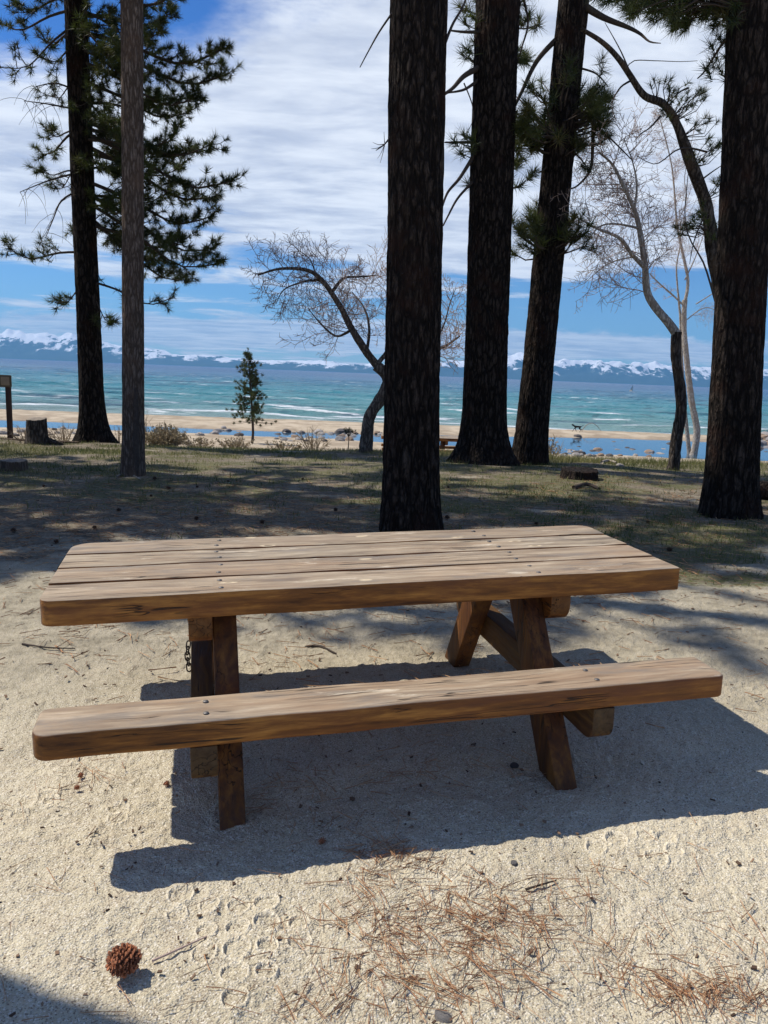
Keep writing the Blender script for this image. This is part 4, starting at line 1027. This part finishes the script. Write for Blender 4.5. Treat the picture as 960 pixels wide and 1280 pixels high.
log_('stick', 'small dark twig lying on the needles in the near foreground', 'stick', [on_ground(657, 1114, .005), on_ground(678, 1109, .008), on_ground(695, 1104, .006)], .004, .002, M_LIMB, 8)
log_('stick', 'tan twig lying right of the big pine cone', 'stick', [on_ground(190, 1205, .006), on_ground(225, 1190, .010), on_ground(262, 1172, .005)], .0035, .002, M_TWIG, 8)
log_('driftwood', 'pale driftwood stick lying in the sunlit grass left of the dark-footed tree', 'driftwood', [on_ground(752, 580, .03), on_ground(760, 579, .05), on_ground(770, 580, .03)], .035, .02, M_PALEB, 8)
log_('driftwood', 'long pale driftwood lying right of the dark-footed tree', 'driftwood', [on_ground(845, 583, .03), on_ground(865, 580, .05), on_ground(885, 578, .03)], .035, .02, M_DARKB, 8)

# ------------------------------------------------------------ sign post at left
M_POST, N = new_mat('dark_post_wood'); N.out(N.mix(N.noise(N.map(N.obj(), (20, 20, 3)), 1, 4), (.035, .022, .018), (.12, .07, .05)), .85, None, .2)
M_SIGN, N = new_mat('tan_sign_board'); N.out(N.mix(N.noise(N.obj(), 14, 4), (.30, .21, .13), (.46, .34, .22)), .8, None, .2)
M_SIGN2, N = new_mat('sign_border'); N.out((.16, .12, .075), .8, None, .2)
b = at(13, 548, 15.8); b[2] = gz(b[0], b[1]); e = empty('sign_post', tuple(b), .05); tag(e, 'small tan sign board on a dark wooden post near the beach', 'sign')
prism('post', rounded_rect(-.045, .045, -.04, .04, [.004]*4), -.2, 1.10, M_POST, e, bev=.006)
prism('board', rounded_rect(-.12, .12, -.12, .12, [.02]*4), 0, .02, M_SIGN2, e, bev=.004, loc=(-.02, -.06, 1.17), rot=(math.pi/2, 0, 0))
prism('panel', rounded_rect(-.085, .085, -.085, .085, [.01]*4), 0, .008, M_SIGN, e, bev=.002, loc=(-.02, -.081, 1.17), rot=(math.pi/2, 0, 0))

# ------------------------------------------------------------ rocks
def rock_mat(name, a, b_):
    mt, N = new_mat(name); p = N.obj(); c = N.mix(N.noise(p, 6, 6, .7), a, b_); c = N.mix(N.ss(N.noise(p, 60, 3), .55, .7, 0, .5), c, (.08, .075, .07))
    N.out(c, .9, N.bump(N.noise(p, 18, 6, .7), .8, .05), .2); return mt
M_ROCKS = [rock_mat('granite_pale', (.30, .28, .26), (.50, .46, .42)), rock_mat('granite_grey', (.17, .165, .165), (.34, .32, .31)), rock_mat('rock_dark', (.07, .065, .065), (.17, .155, .15)), rock_mat('rock_brown', (.24, .17, .12), (.40, .30, .22))]
rock_me = []
for k in range(8):
    bm = bmesh.new(); bmesh.ops.create_icosphere(bm, subdivisions=3, radius=1)
    for v in bm.verts:
        d = v.co.normalized(); f = 1+.45*float(fbm(d.x*1.3+k*7, d.y*1.3+d.z*1.7+k, 3, 3)); f *= 1-.25*max(0, abs(d.x*.6+d.y*.4*(k % 3-1)+.2*d.z)-.45)
        v.co = Vector((d.x*f*1.15, d.y*f*.9, d.z*f*.62))
    me = bpy.data.meshes.new('rock'); bm.to_mesh(me); bm.free(); me.materials.append(M_ROCKS[k % 4])
    me.polygons.foreach_set('use_smooth', np.ones(len(me.polygons), bool)); me.set_sharp_from_angle(angle=math.radians(34)); rock_me.append(me)
def rock(px, py, s, k, label, group=None, dz=0., P=None):
    p = P if P is not None else on_ground(px, py)
    o = bpy.data.objects.new('rock', rock_me[k % 8]); COL.objects.link(o); o.location = (p[0], p[1], p[2]+s*.12+dz); o.scale = (s, s, s*random.uniform(.8, 1.1)); o.rotation_euler = (random.uniform(-.2, .2), random.uniform(-.2, .2), random.uniform(0, 6.28))
    tag(o, label, 'rock', group); return o
k = 0
for (x0, x1, y0, y1, n, s0, s1, lab) in ((335, 480, 541, 552, 46, .12, .36, 'rock among the jumble between the young pine and the leaning bare tree'), (640, 850, 564.5, 571, 85, .12, .32, 'rock on the gravel rim between the slim leaning pine and the bare trees'), (940, 965, 545, 570, 14, .15, .4, 'rock on the shore right of the black trunk at the right edge'), (245, 300, 535, 545, 12, .12, .3, 'rock on the pale sand just left of the young pine'), (0, 100, 535, 546, 16, .08, .22, 'small rock on the sand around the sign post and knee-high stump'), (570, 640, 550, 562, 8, .15, .3, 'rock showing between the flared pine and the slim leaning pine')):
    for i in range(n):
        px = random.uniform(x0, x1); py = random.uniform(y0, y1); rock(px, py, random.uniform(s0, s1)*random.uniform(.5, 1.1), random.randrange(8), lab, 'rocks along the shore of the pool')
WL = 'small rock sticking out of the calm pool or its edge'
for i in range(30):
    px = random.uniform(650, 850); d = random.uniform(38.5, 48); p = at(px, 555, d); p[2] = max(gz(p[0], p[1]), WATER-.08)
    rock(0, 0, random.uniform(.06, .17)*(1 if i % 6 else 1.6), random.choice((1, 2, 5, 6)), WL, 'rocks standing in the pool', P=p)
for i in range(26):
    px = random.uniform(930, 985); d = random.uniform(44, 56); p = at(px, 545, d); p[2] = gz(p[0], p[1])
    rock(0, 0, random.uniform(.2, .55), random.randrange(8), 'boulder of the rocky spit at the far right edge of the beach', 'boulders on the spit at the right edge', P=p)
rock(775, 583, .075, 0, 'bright white stone in the sunlit grass between the stump and the bare trees')
rock(643, 1081, .013, 1, 'small blue-grey pebble on the sand in front of the table shadow')
rock(554, 1275, .020, 0, 'pale grey stone at the bottom edge of the view')
rock(643, 958, .018, 2, 'small dark stone in the table shadow left of the right leg')
rock(722, 546.5, .22, 2, 'dark flat rock in the pool below the running dog')

# ------------------------------------------------------------ shrubs, dry stems, saplings
M_DRY, N = new_mat('dry_stems'); N.out(N.mix(N.noise(N.obj(), 3), (.20, .15, .10), (.42, .34, .24)), .9, None, .1)
M_LEAFP, N = new_mat('pale_dry_leaves'); N.out(N.mix(N.noise(N.obj(), 9, 3), (.22, .17, .10), (.50, .43, .29)), .9, None, .1)
def shrub(px, py, label, W, H, stems, leaves=0, mat=None, group=None, dense=1):
    b = gpt(px, py); b = at(px, py, min(b[1], 18.5)); b[2] = gz(b[0], b[1])+.02; e = empty('shrub', tuple(b)); tag(e, label, 'shrub', group); T = Tubes()
    L = []
    for i in range(stems):
        a = rng.random()*6.283; lean = rng.random()**.7; top = np.array([math.cos(a)*W*.5*lean, math.sin(a)*W*.5*lean, H*rng.uniform(.5, 1.)*(1-.35*lean)])
        b0 = np.array([top[0]*.45, top[1]*.45, -.02])*rng.uniform(.5, 1)
        P = smooth_path([b0, (b0+top)/2+rng.normal(size=3)*.04*H, top], 6); T.tube(P, np.linspace(.009, .004, 6), 3)
        for _ in range(4*dense):
            c = P[rng.integers(2, 6)]; d = unit(top-b0+rng.normal(size=3)*H*.5); q = c+d*H*rng.uniform(.12, .35); T.tube([c, q], [.005, .003], 3); L.append(q)
            L.append((c+q)/2)
    link_mesh('stems', T.mesh('stems'), M_DRY, e)
    if leaves:
        V = []
        for i in range(leaves):
            c = L[rng.integers(len(L))]+rng.normal(size=3)*.03*H; u = unit(rng.normal(size=3)); v = unit(np.cross(u, rng.normal(size=3))); s = rng.uniform(.012, .028)
            V += [c-u*s, c+v*s*.6, c+u*s, c-v*s*.6]
        link_mesh('foliage', np_mesh('foliage', np.array(V), np.arange(len(V)).reshape(-1, 4), 4), M_LEAFP, e, smooth=False)
    return e
shrub(206, 545, 'dense rounded pale shrub beside the grey trunk', 1.05, .50, 150, 6500, dense=2)
shrub(182, 545, 'sparse dry twigs rising right beside the grey trunk', .8, .75, 20)
shrub(150, 548, 'thin dry stems between the dark pine and the grey trunk', .8, .5, 20)
shrub(80, 552, 'thin dry stems between the stump and the left pine', 1.3, .5, 50)
shrub(33, 552, 'sparse dry stems between the sign post and the stump', .7, .4, 18)
shrub(392, 553, 'spreading leafless reddish shrub among the shore rocks', 1.0, .62, 34, 60)
shrub(295, 551, 'low pale brushy shrub left of the young pine foot', .8, .35, 40, 700)
shrub(355, 551, 'low dry brush right of the young pine foot', .9, .28, 40, 500)
shrub(688, 566, 'small dry shrub at the foot of the slim leaning pine', .6, .6, 26, 200)
shrub(250, 545, 'low dry brush between the pale shrub and the young pine', .9, .3, 40, 500)
# sapling
b = at(435, 563, 15.6); b[2] = gz(b[0], b[1]); e = empty('sapling', tuple(b)); tag(e, 'knee-high sapling with a small flat tuft left of the leaning tree', 'sapling')
T0 = Tubes(); T0.tube([(0, 0, -.02), (.01, 0, .2), (0, 0, .42)], [.012, .010, .007], 6); link_mesh('trunk', T0.mesh('trunk'), M_LIMB, e)
T, F = Tubes(), Tufts()
for i in range(16):
    q = np.array([rng.normal()*.07, rng.normal()*.07, .36+rng.random()*.08]); T.tube([(0, 0, .28), q], [.005, .003], 3); F.add(q, q+np.array([0, 0, .1]), .06, 14)
link_mesh('limbs', T.mesh('limbs'), M_LIMB, e); link_mesh('foliage', F.mesh('foliage', .004), M_NEED, e, smooth=False)

# ------------------------------------------------------------ dog, driftwood arch, sail boat
M_FUR, N = new_mat('dark_fur'); N.out((.018, .015, .014), .8, None, .2)
def dog():
    b = at(721, 540.5, 51.2); b[2] = gz(b[0], b[1]); e = empty('dog', tuple(b)); e.scale = (.72, .72, .72); tag(e, 'small dark dog running left along the sand bar', 'dog')
    me = bpy.data.meshes.new('body'); V = []; E = []; R_ = []
    def add(p, r, par=None):
        V.append(p); R_.append(r)
        if par is not None: E.append((par, len(V)-1))
        return len(V)-1
    pel = add((.25, 0, .47), .075); sp = add((.08, 0, .49), .085, pel); ch = add((-.16, 0, .47), .105, sp); nk = add((-.32, 0, .57), .062, ch); hd = add((-.42, 0, .64), .062, nk); mz = add((-.53, 0, .61), .030, hd)
    t1 = add((.38, 0, .52), .025, pel); t2_ = add((.50, 0, .60), .018, t1); add((.58, 0, .70), .012, t2_)
    for s, (k_, h_, f_) in ((-1, ((.14, .33), (.33, .22), (.25, .03))), (1, ((.28, .31), (.44, .24), (.50, .06)))):
        h0 = add((.24, s*.07, .42), .06, pel); a_ = add((k_[0], s*.08, k_[1]), .045, h0); c_ = add((h_[0], s*.08, h_[1]), .026, a_); d_ = add((f_[0], s*.08, f_[1]), .020, c_); add((f_[0]-.06, s*.08, f_[1]-.01), .018, d_)
    for s, (k_, f_) in ((-1, ((-.30, .26), (-.42, .06))), (1, ((-.12, .24), (-.02, .06)))):
        h0 = add((-.18, s*.07, .40), .05, ch); a_ = add((k_[0], s*.08, k_[1]), .028, h0); c_ = add((f_[0], s*.08, f_[1]), .020, a_); add((f_[0]-.05, s*.08, f_[1]-.015), .018, c_)
    for s in (-1, 1): add((-.40, s*.045, .73), .014, hd)
    me.from_pydata(V, E, []); o = bpy.data.objects.new('body', me); COL.objects.link(o); o.parent = e; me.materials.append(M_FUR)
    md = o.modifiers.new('skin', 'SKIN'); sv = me.skin_vertices[0].data
    for i, r in enumerate(R_): sv[i].radius = (r, r)
    sv[0].use_root = True
    o.modifiers.new('sub', 'SUBSURF').levels = 1; o.modifiers['sub'].render_levels = 2
dog()
b = at(737, 537.5, 53.2); b[2] = gz(b[0], b[1])
log_('driftwood', 'thin grey driftwood branch arching out of the sand behind the dog', 'driftwood', [b+np.array([-.5, 0, .02]), b+np.array([-.25, 0, .35]), b+np.array([.1, 0, .5]), b+np.array([.45, 0, .35]), b+np.array([.75, 0, .02])], .03, .015, M_PALEB, 8)
b = at(789, 494, 300); b[2] = WATER
e = empty('sailboat', tuple(b)); tag(e, 'tiny white sailboat far out on the lake', 'boat')
M_WHITE, N = new_mat('white_sailcloth'); N.out((.8, .8, .78), .6, None, .3)
bm = bmesh.new()
secs = []
for t_ in np.linspace(0, 1, 9):
    x = -1.2+2.4*t_; w_ = .38*math.sin(math.pi*min(1, .25+t_*.75))**.7+.02; secs.append([bm.verts.new((x, -w_, .45)), bm.verts.new((x, -w_*.6, .1)), bm.verts.new((x, 0, -.1)), bm.verts.new((x, w_*.6, .1)), bm.verts.new((x, w_, .45))])
for i in range(8):
    for j in range(4): bm.faces.new([secs[i][j], secs[i][j+1], secs[i+1][j+1], secs[i+1][j]])
    bm.faces.new([secs[i][4], secs[i][0], secs[i+1][0], secs[i+1][4]])
bm.faces.new(secs[0]); bm.faces.new(secs[8][::-1]); me = bpy.data.meshes.new('hull'); bm.to_mesh(me); bm.free(); link_mesh('hull', me, M_WHITE, e)
T0 = Tubes(); T0.tube([(.25, 0, .4), (.25, 0, 2.9)], [.04, .03], 6); link_mesh('mast', T0.mesh('mast'), M_POST, e)
bm = bmesh.new(); vs = [bm.verts.new(v) for v in ((.2, 0, .7), (.2, 0, 2.8), (-1., .1, .75), (-.5, .16, 1.2), (.2, .05, 1.6))]
bm.faces.new([vs[0], vs[4], vs[3], vs[2]]); bm.faces.new([vs[4], vs[1], vs[3]]); bmesh.ops.solidify(bm, geom=list(bm.faces), thickness=.02); me = bpy.data.meshes.new('sail'); bm.to_mesh(me); bm.free(); link_mesh('sail', me, M_WHITE, e)

# ------------------------------------------------------------ pine cones
M_CONE, N = new_mat('pine_cone_scales'); N.out(N.mix(N.ss(N.noise(N.obj(), 7, 4, .7), .35, .65), (.085, .028, .014), (.46, .18, .085)), .75, None, .3)
def cone_mesh(detail=True):
    bm = bmesh.new(); nrow = 13 if detail else 6; R0 = .5
    bmesh.ops.create_uvsphere(bm, u_segments=12, v_segments=8, radius=.33)
    for v in bm.verts: v.co.z = v.co.z*1.25+.45
    ga = 2.39996; cnt = 125 if detail else 40
    for i in range(cnt):
        t_ = i/(cnt-1); a = i*ga; z = .02+.86*t_; r = .40*math.sin(math.pi*(.16+.80*(1-t_*.93)))**.8+.02
        r = .10+.34*math.sin(math.pi*(.12+.83*t_))**.75
        d = Vector((math.cos(a), math.sin(a), 0)); up = .25+.9*t_; out = (d+Vector((0, 0, up-.55))).normalized(); s = Vector((-math.sin(a), math.cos(a), 0)); n_ = out.cross(s).normalized()
        out = (out+Vector([random.uniform(-.22, .22) for _ in range(3)])).normalized(); c = d*r*.72+Vector((0, 0, z)); L = .19*(1.1-.4*t_)*random.uniform(.7, 1.35); W = .08*(1.15-.5*t_)*random.uniform(.8, 1.2)
        tip = c+out*L; k0 = [c-s*W*.5, c+s*W*.5]; k1 = [tip+s*W, tip-s*W]; th = n_*.028
        q = [bm.verts.new(p_+o_) for p_ in (*k0, *k1) for o_ in (th, -th)]; cap = bm.verts.new(tip+out*.045); 
        for f in ((0, 2, 4, 6), (7, 5, 3, 1), (0, 1, 3, 2), (2, 3, 5, 4), (6, 7, 1, 0), (4, 5, 8), (5, 7, 8), (7, 6, 8), (6, 4, 8)): bm.faces.new([q[j] if j < 8 else cap for j in f])
    bmesh.ops.recalc_face_normals(bm, faces=bm.faces)
    me = bpy.data.meshes.new('pine_cone'); bm.to_mesh(me); bm.free(); me.materials.append(M_CONE); return me
CM, CS = cone_mesh(True), cone_mesh(False)
M_CONED, N = new_mat('old_cone_scales'); N.out(N.mix(N.noise(N.obj(), 9, 3), (.03, .018, .012), (.09, .05, .035)), .85, None, .1)
CD = CS.copy(); CD.materials.clear(); CD.materials.append(M_CONED)
def cone(px, py, s, me, label, group=None, rot=None):
    p = on_ground(px, py); o = bpy.data.objects.new('pine_cone', me); COL.objects.link(o); o.scale = (s, s, s); o.rotation_euler = rot or (1.45+random.uniform(-.2, .2), 0, random.uniform(0, 6.28)); o.location = (p[0], p[1], p[2]+s*.42)
    tag(o, label, 'pine cone', group)
cone(166, 1213, .072, CM, 'large open reddish pine cone on the sand at the lower left', None, (1.1, .2, -.9))
for i, (x, y) in enumerate(((118, 662), (20, 666), (194, 600), (209, 612), (189, 621), (284, 603), (247, 610), (55, 609), (68, 680), (380, 600), (705, 673), (672, 657), (560, 649), (245, 651), (330, 655), (840, 690), (560, 610), (420, 640), (150, 640), (810, 655))):
    cone(x, y, random.uniform(.03, .05), CD if True else CS, 'dark pine cone lying on the shaded litter among the trunks', 'pine cones on the shaded ground')
for i, (x, y) in enumerate(((207, 983), (101, 972), (100, 985), (405, 1052))):
    cone(x, y+2, .022, CS, 'tiny dark cone fragment on the sand by the near bench', 'cone fragments on the sand near the bench')

# ------------------------------------------------------------ fallen needles, litter and grass
M_FALLEN, N = new_mat('fallen_needles'); N.out(N.mix(N.attr('tone'), (.25, .10, .048), (.62, .40, .22)), .7, None, .3)
def needles(name, label, spec, width, mat, lmin, lmax, lift=.004):
    V = []; tn = []
    for (px, py, sx_, sy_, n, ang, spr) in spec:
        c = on_ground(px, py)
        for i in range(n):
            x = c[0]+rng.normal()*sx_; y = c[1]+rng.normal()*sy_; z = float(gz(x, y)); a = ang+rng.normal()*spr; L = rng.uniform(lmin, lmax); d0 = np.array([math.cos(a), math.sin(a), 0.]); z0 = z+rng.uniform(.002, .012)+.012*rng.random()**3; lf = rng.normal()*.06
            s = np.array([-d0[1], d0[0], 0]); cv_ = rng.normal()*.10
            for b_ in range(int(rng.integers(1, 4))):
                dd = unit(d0+s*rng.normal()*.07); P = [np.array([x, y, z0])+dd*L*(t_-.5)+s*cv_*L*((t_-.5)**2)+np.array([0, 0, (t_-.5)*lf*L+.004]) for t_ in (0, .33, .67, 1)]
                tone = rng.random()
                for j in range(3):
                    w_ = width; up = np.array([0, 0, width*1.2]); k_ = len(V)
                    V.extend([P[j]-s*w_, P[j]+s*w_, P[j+1]+s*w_, P[j+1]-s*w_]); V.extend([P[j]-s*w_*.2+up, P[j]+s*w_*.2-up, P[j+1]+s*w_*.2-up, P[j+1]-s*w_*.2+up]); tn.extend([tone]*8)
    me = np_mesh(name, np.array(V), np.arange(len(V)).reshape(-1, 4), 4); f_attr(me, 'tone', tn)
    o = link_mesh(name, me, mat, smooth=False); tag(o, label, 'pine needles', kind='stuff')
sp = []
for (px, py, sx_, sy_, n) in ((500, 1120, .10, .10, 110), (545, 1150, .13, .09, 150), (600, 1165, .10, .08, 160), (560, 1205, .14, .07, 170), (640, 1150, .08, .07, 70), (470, 1180, .12, .09, 130), (520, 1240, .16, .05, 120), (430, 1240, .10, .05, 60), (800, 1235, .06, .03, 60), (860, 1240, .08, .03, 110), (930, 1250, .07, .03, 90),
                              (780, 1195, .08, .05, 40), (900, 1180, .12, .08, 26), (380, 975, .14, .10, 90), (500, 1065, .05, .03, 120), (520, 970, .10, .12, 70), (600, 950, .3, .15, 60), (410, 1040, .12, .06, 30), (100, 960, .12, .10, 30), (60, 1000, .2, .2, 30), (300, 1180, .4, .2, 50), (150, 1100, .4, .2, 40), (820, 1120, .3, .2, 50), (140, 960, .06, .04, 22),
                              (310, 835, .12, .08, 40), (230, 830, .3, .3, 30), (480, 1095, .06, .05, 60), (690, 1130, .1, .06, 40)):
    for _ in range(4): sp.append((px+rng.normal()*26, py+rng.normal()*13, sx_*.85, sy_*.9, n//8+1, rng.uniform(0, 3.14), .9))
needles('fallen_needles', 'rusty brown fallen pine needles scattered over the foreground sand', sp, .00065, M_FALLEN, .04, .12)
sp = [(rng.uniform(0, 960), rng.uniform(700, 840), .5, .5, 6, rng.uniform(0, 3.14), 1.2) for _ in range(110)]+[(rng.uniform(0, 960), rng.uniform(600, 700), .8, .8, 16, rng.uniform(0, 3.14), 1.2) for _ in range(320)]
needles('needle_litter', 'brown needle litter and twiglets strewn over the ground behind the table', sp, .0014, M_FALLEN, .05, .15)

M_CHIP, N = new_mat('bark_chips'); N.out(N.mix(N.attr('tone'), (.05, .03, .022), (.26, .17, .11)), .9, None, .2)
def chips():
    V = []; tn = []
    n = 2000
    th = rng.uniform(-.52, .52, n); r = 1.5*np.exp(rng.uniform(0, 1, n)*2.0)
    for a, q in zip(th, r):
        x, y = q*math.sin(a), q*math.cos(a); z = gz(x, y)+.012*0; s = (.0012+.0055*rng.random()**2.2)*(1+.15*q)
        an = rng.random()*6.28; u = np.array([math.cos(an), math.sin(an), rng.normal()*.25])*s; v = np.array([-math.sin(an), math.cos(an), rng.normal()*.25])*s*rng.uniform(.3, .7); c = np.array([x, y, z+.004+rng.uniform(-.002, .005)]); t_ = rng.random()
        w_ = np.array([0, 0, s*.5])
        A = [c-u-v, c+u-v*.6, c+u*.7+v, c-u*.8+v*.8]; B = [p_+w_ for p_ in A]
        V += B; V += [A[0], A[1], B[1], B[0]]; V += [A[1], A[2], B[2], B[1]]; V += [A[2], A[3], B[3], B[2]]; V += [A[3], A[0], B[0], B[3]]; tn += [t_]*20
    me = np_mesh('ground_debris', np.array(V), np.arange(len(V)).reshape(-1, 4), 4); f_attr(me, 'tone', tn)
    o = link_mesh('ground_debris', me, M_CHIP, smooth=False); tag(o, 'tiny bark chips and crumbs strewn over the sand', 'debris', kind='stuff')
chips()

M_GRASS, N = new_mat('grass_blades'); 
gc = N.mix(N.attr('tone'), (.055, .085, .018), (.30, .27, .11))
bs = N.n('ShaderNodeBsdfPrincipled', {'Base Color': gc, 'Roughness': .6, 'Specular IOR Level': .3}); tr = N.n('ShaderNodeBsdfTranslucent', {'Color': gc})
N.n('ShaderNodeOutputMaterial', {'Surface': N.n('ShaderNodeMixShader', {0: .35, 1: bs.outputs[0], 2: tr.outputs[0]}).outputs[0]})
def grass():
    n = 170000
    x = rng.uniform(-9.5, 10.5, n); y = rng.uniform(5.6, 19.5, n)
    nz2 = fbm(x*1.7, y*2.6, 41, 4); nz = fbm(x*.55, y*.9, 31, 4); fine = fbm(x*5, y*5, 45, 3)
    gm = np.exp(-((y-15.8)/2.2)**2)*1.0+.75*np.exp(-(((x-3.2)/1.7)**2+((y-7.4)/1.6)**2))+.9*np.exp(-(((x+5.2)/1.8)**2+((y-12.6)/1.7)**2))+.30*np.exp(-(((x-1)/3)**2+((y-9.5)/2)**2))
    gm = gm*(1-.85*np.exp(-(((x+7)/2.6)**2+((y-16.5)/1.6)**2)))
    k = (gm*(.55+1.4*nz2+.5*nz)+.6*fine) +.24*sst(y, 6.0, 9)+.25*np.exp(-(((x-3.5)/2.2)**2+((y-6.3)/1.2)**2)) > rng.uniform(.22, .95, n); x = x[k]; y = y[k]; n = len(x); z = terrain(x, y)
    H = rng.uniform(.03, .085, n)*(1+1.0*sst(y, 13.5, 16)*(x > 1)); a = rng.uniform(0, 6.283, n); w_ = rng.uniform(.002, .0045, n)*(1+.05*y)
    lean = rng.normal(size=(n, 2))*.4*H[:, None]
    b0 = np.stack([x-np.cos(a)*w_, y-np.sin(a)*w_, z-.01], -1); b1 = np.stack([x+np.cos(a)*w_, y+np.sin(a)*w_, z-.01], -1); t_ = np.stack([x+lean[:, 0], y+lean[:, 1], z+H], -1)
    V = np.stack([b0, b1, t_], 1).reshape(-1, 3); me = np_mesh('grass', V, np.arange(len(V)).reshape(-1, 3), 3)
    tone = np.clip(.35+.9*vnoise(x*.9, y*1.3, 47)+rng.normal(size=n)*.22+.25*(y > 15), 0, 1); f_attr(me, 'tone', np.repeat(tone, 3))
    o = link_mesh('grass', me, M_GRASS, smooth=False); tag(o, 'thin short grass growing along the crest above the beach', 'grass', kind='stuff')
grass()
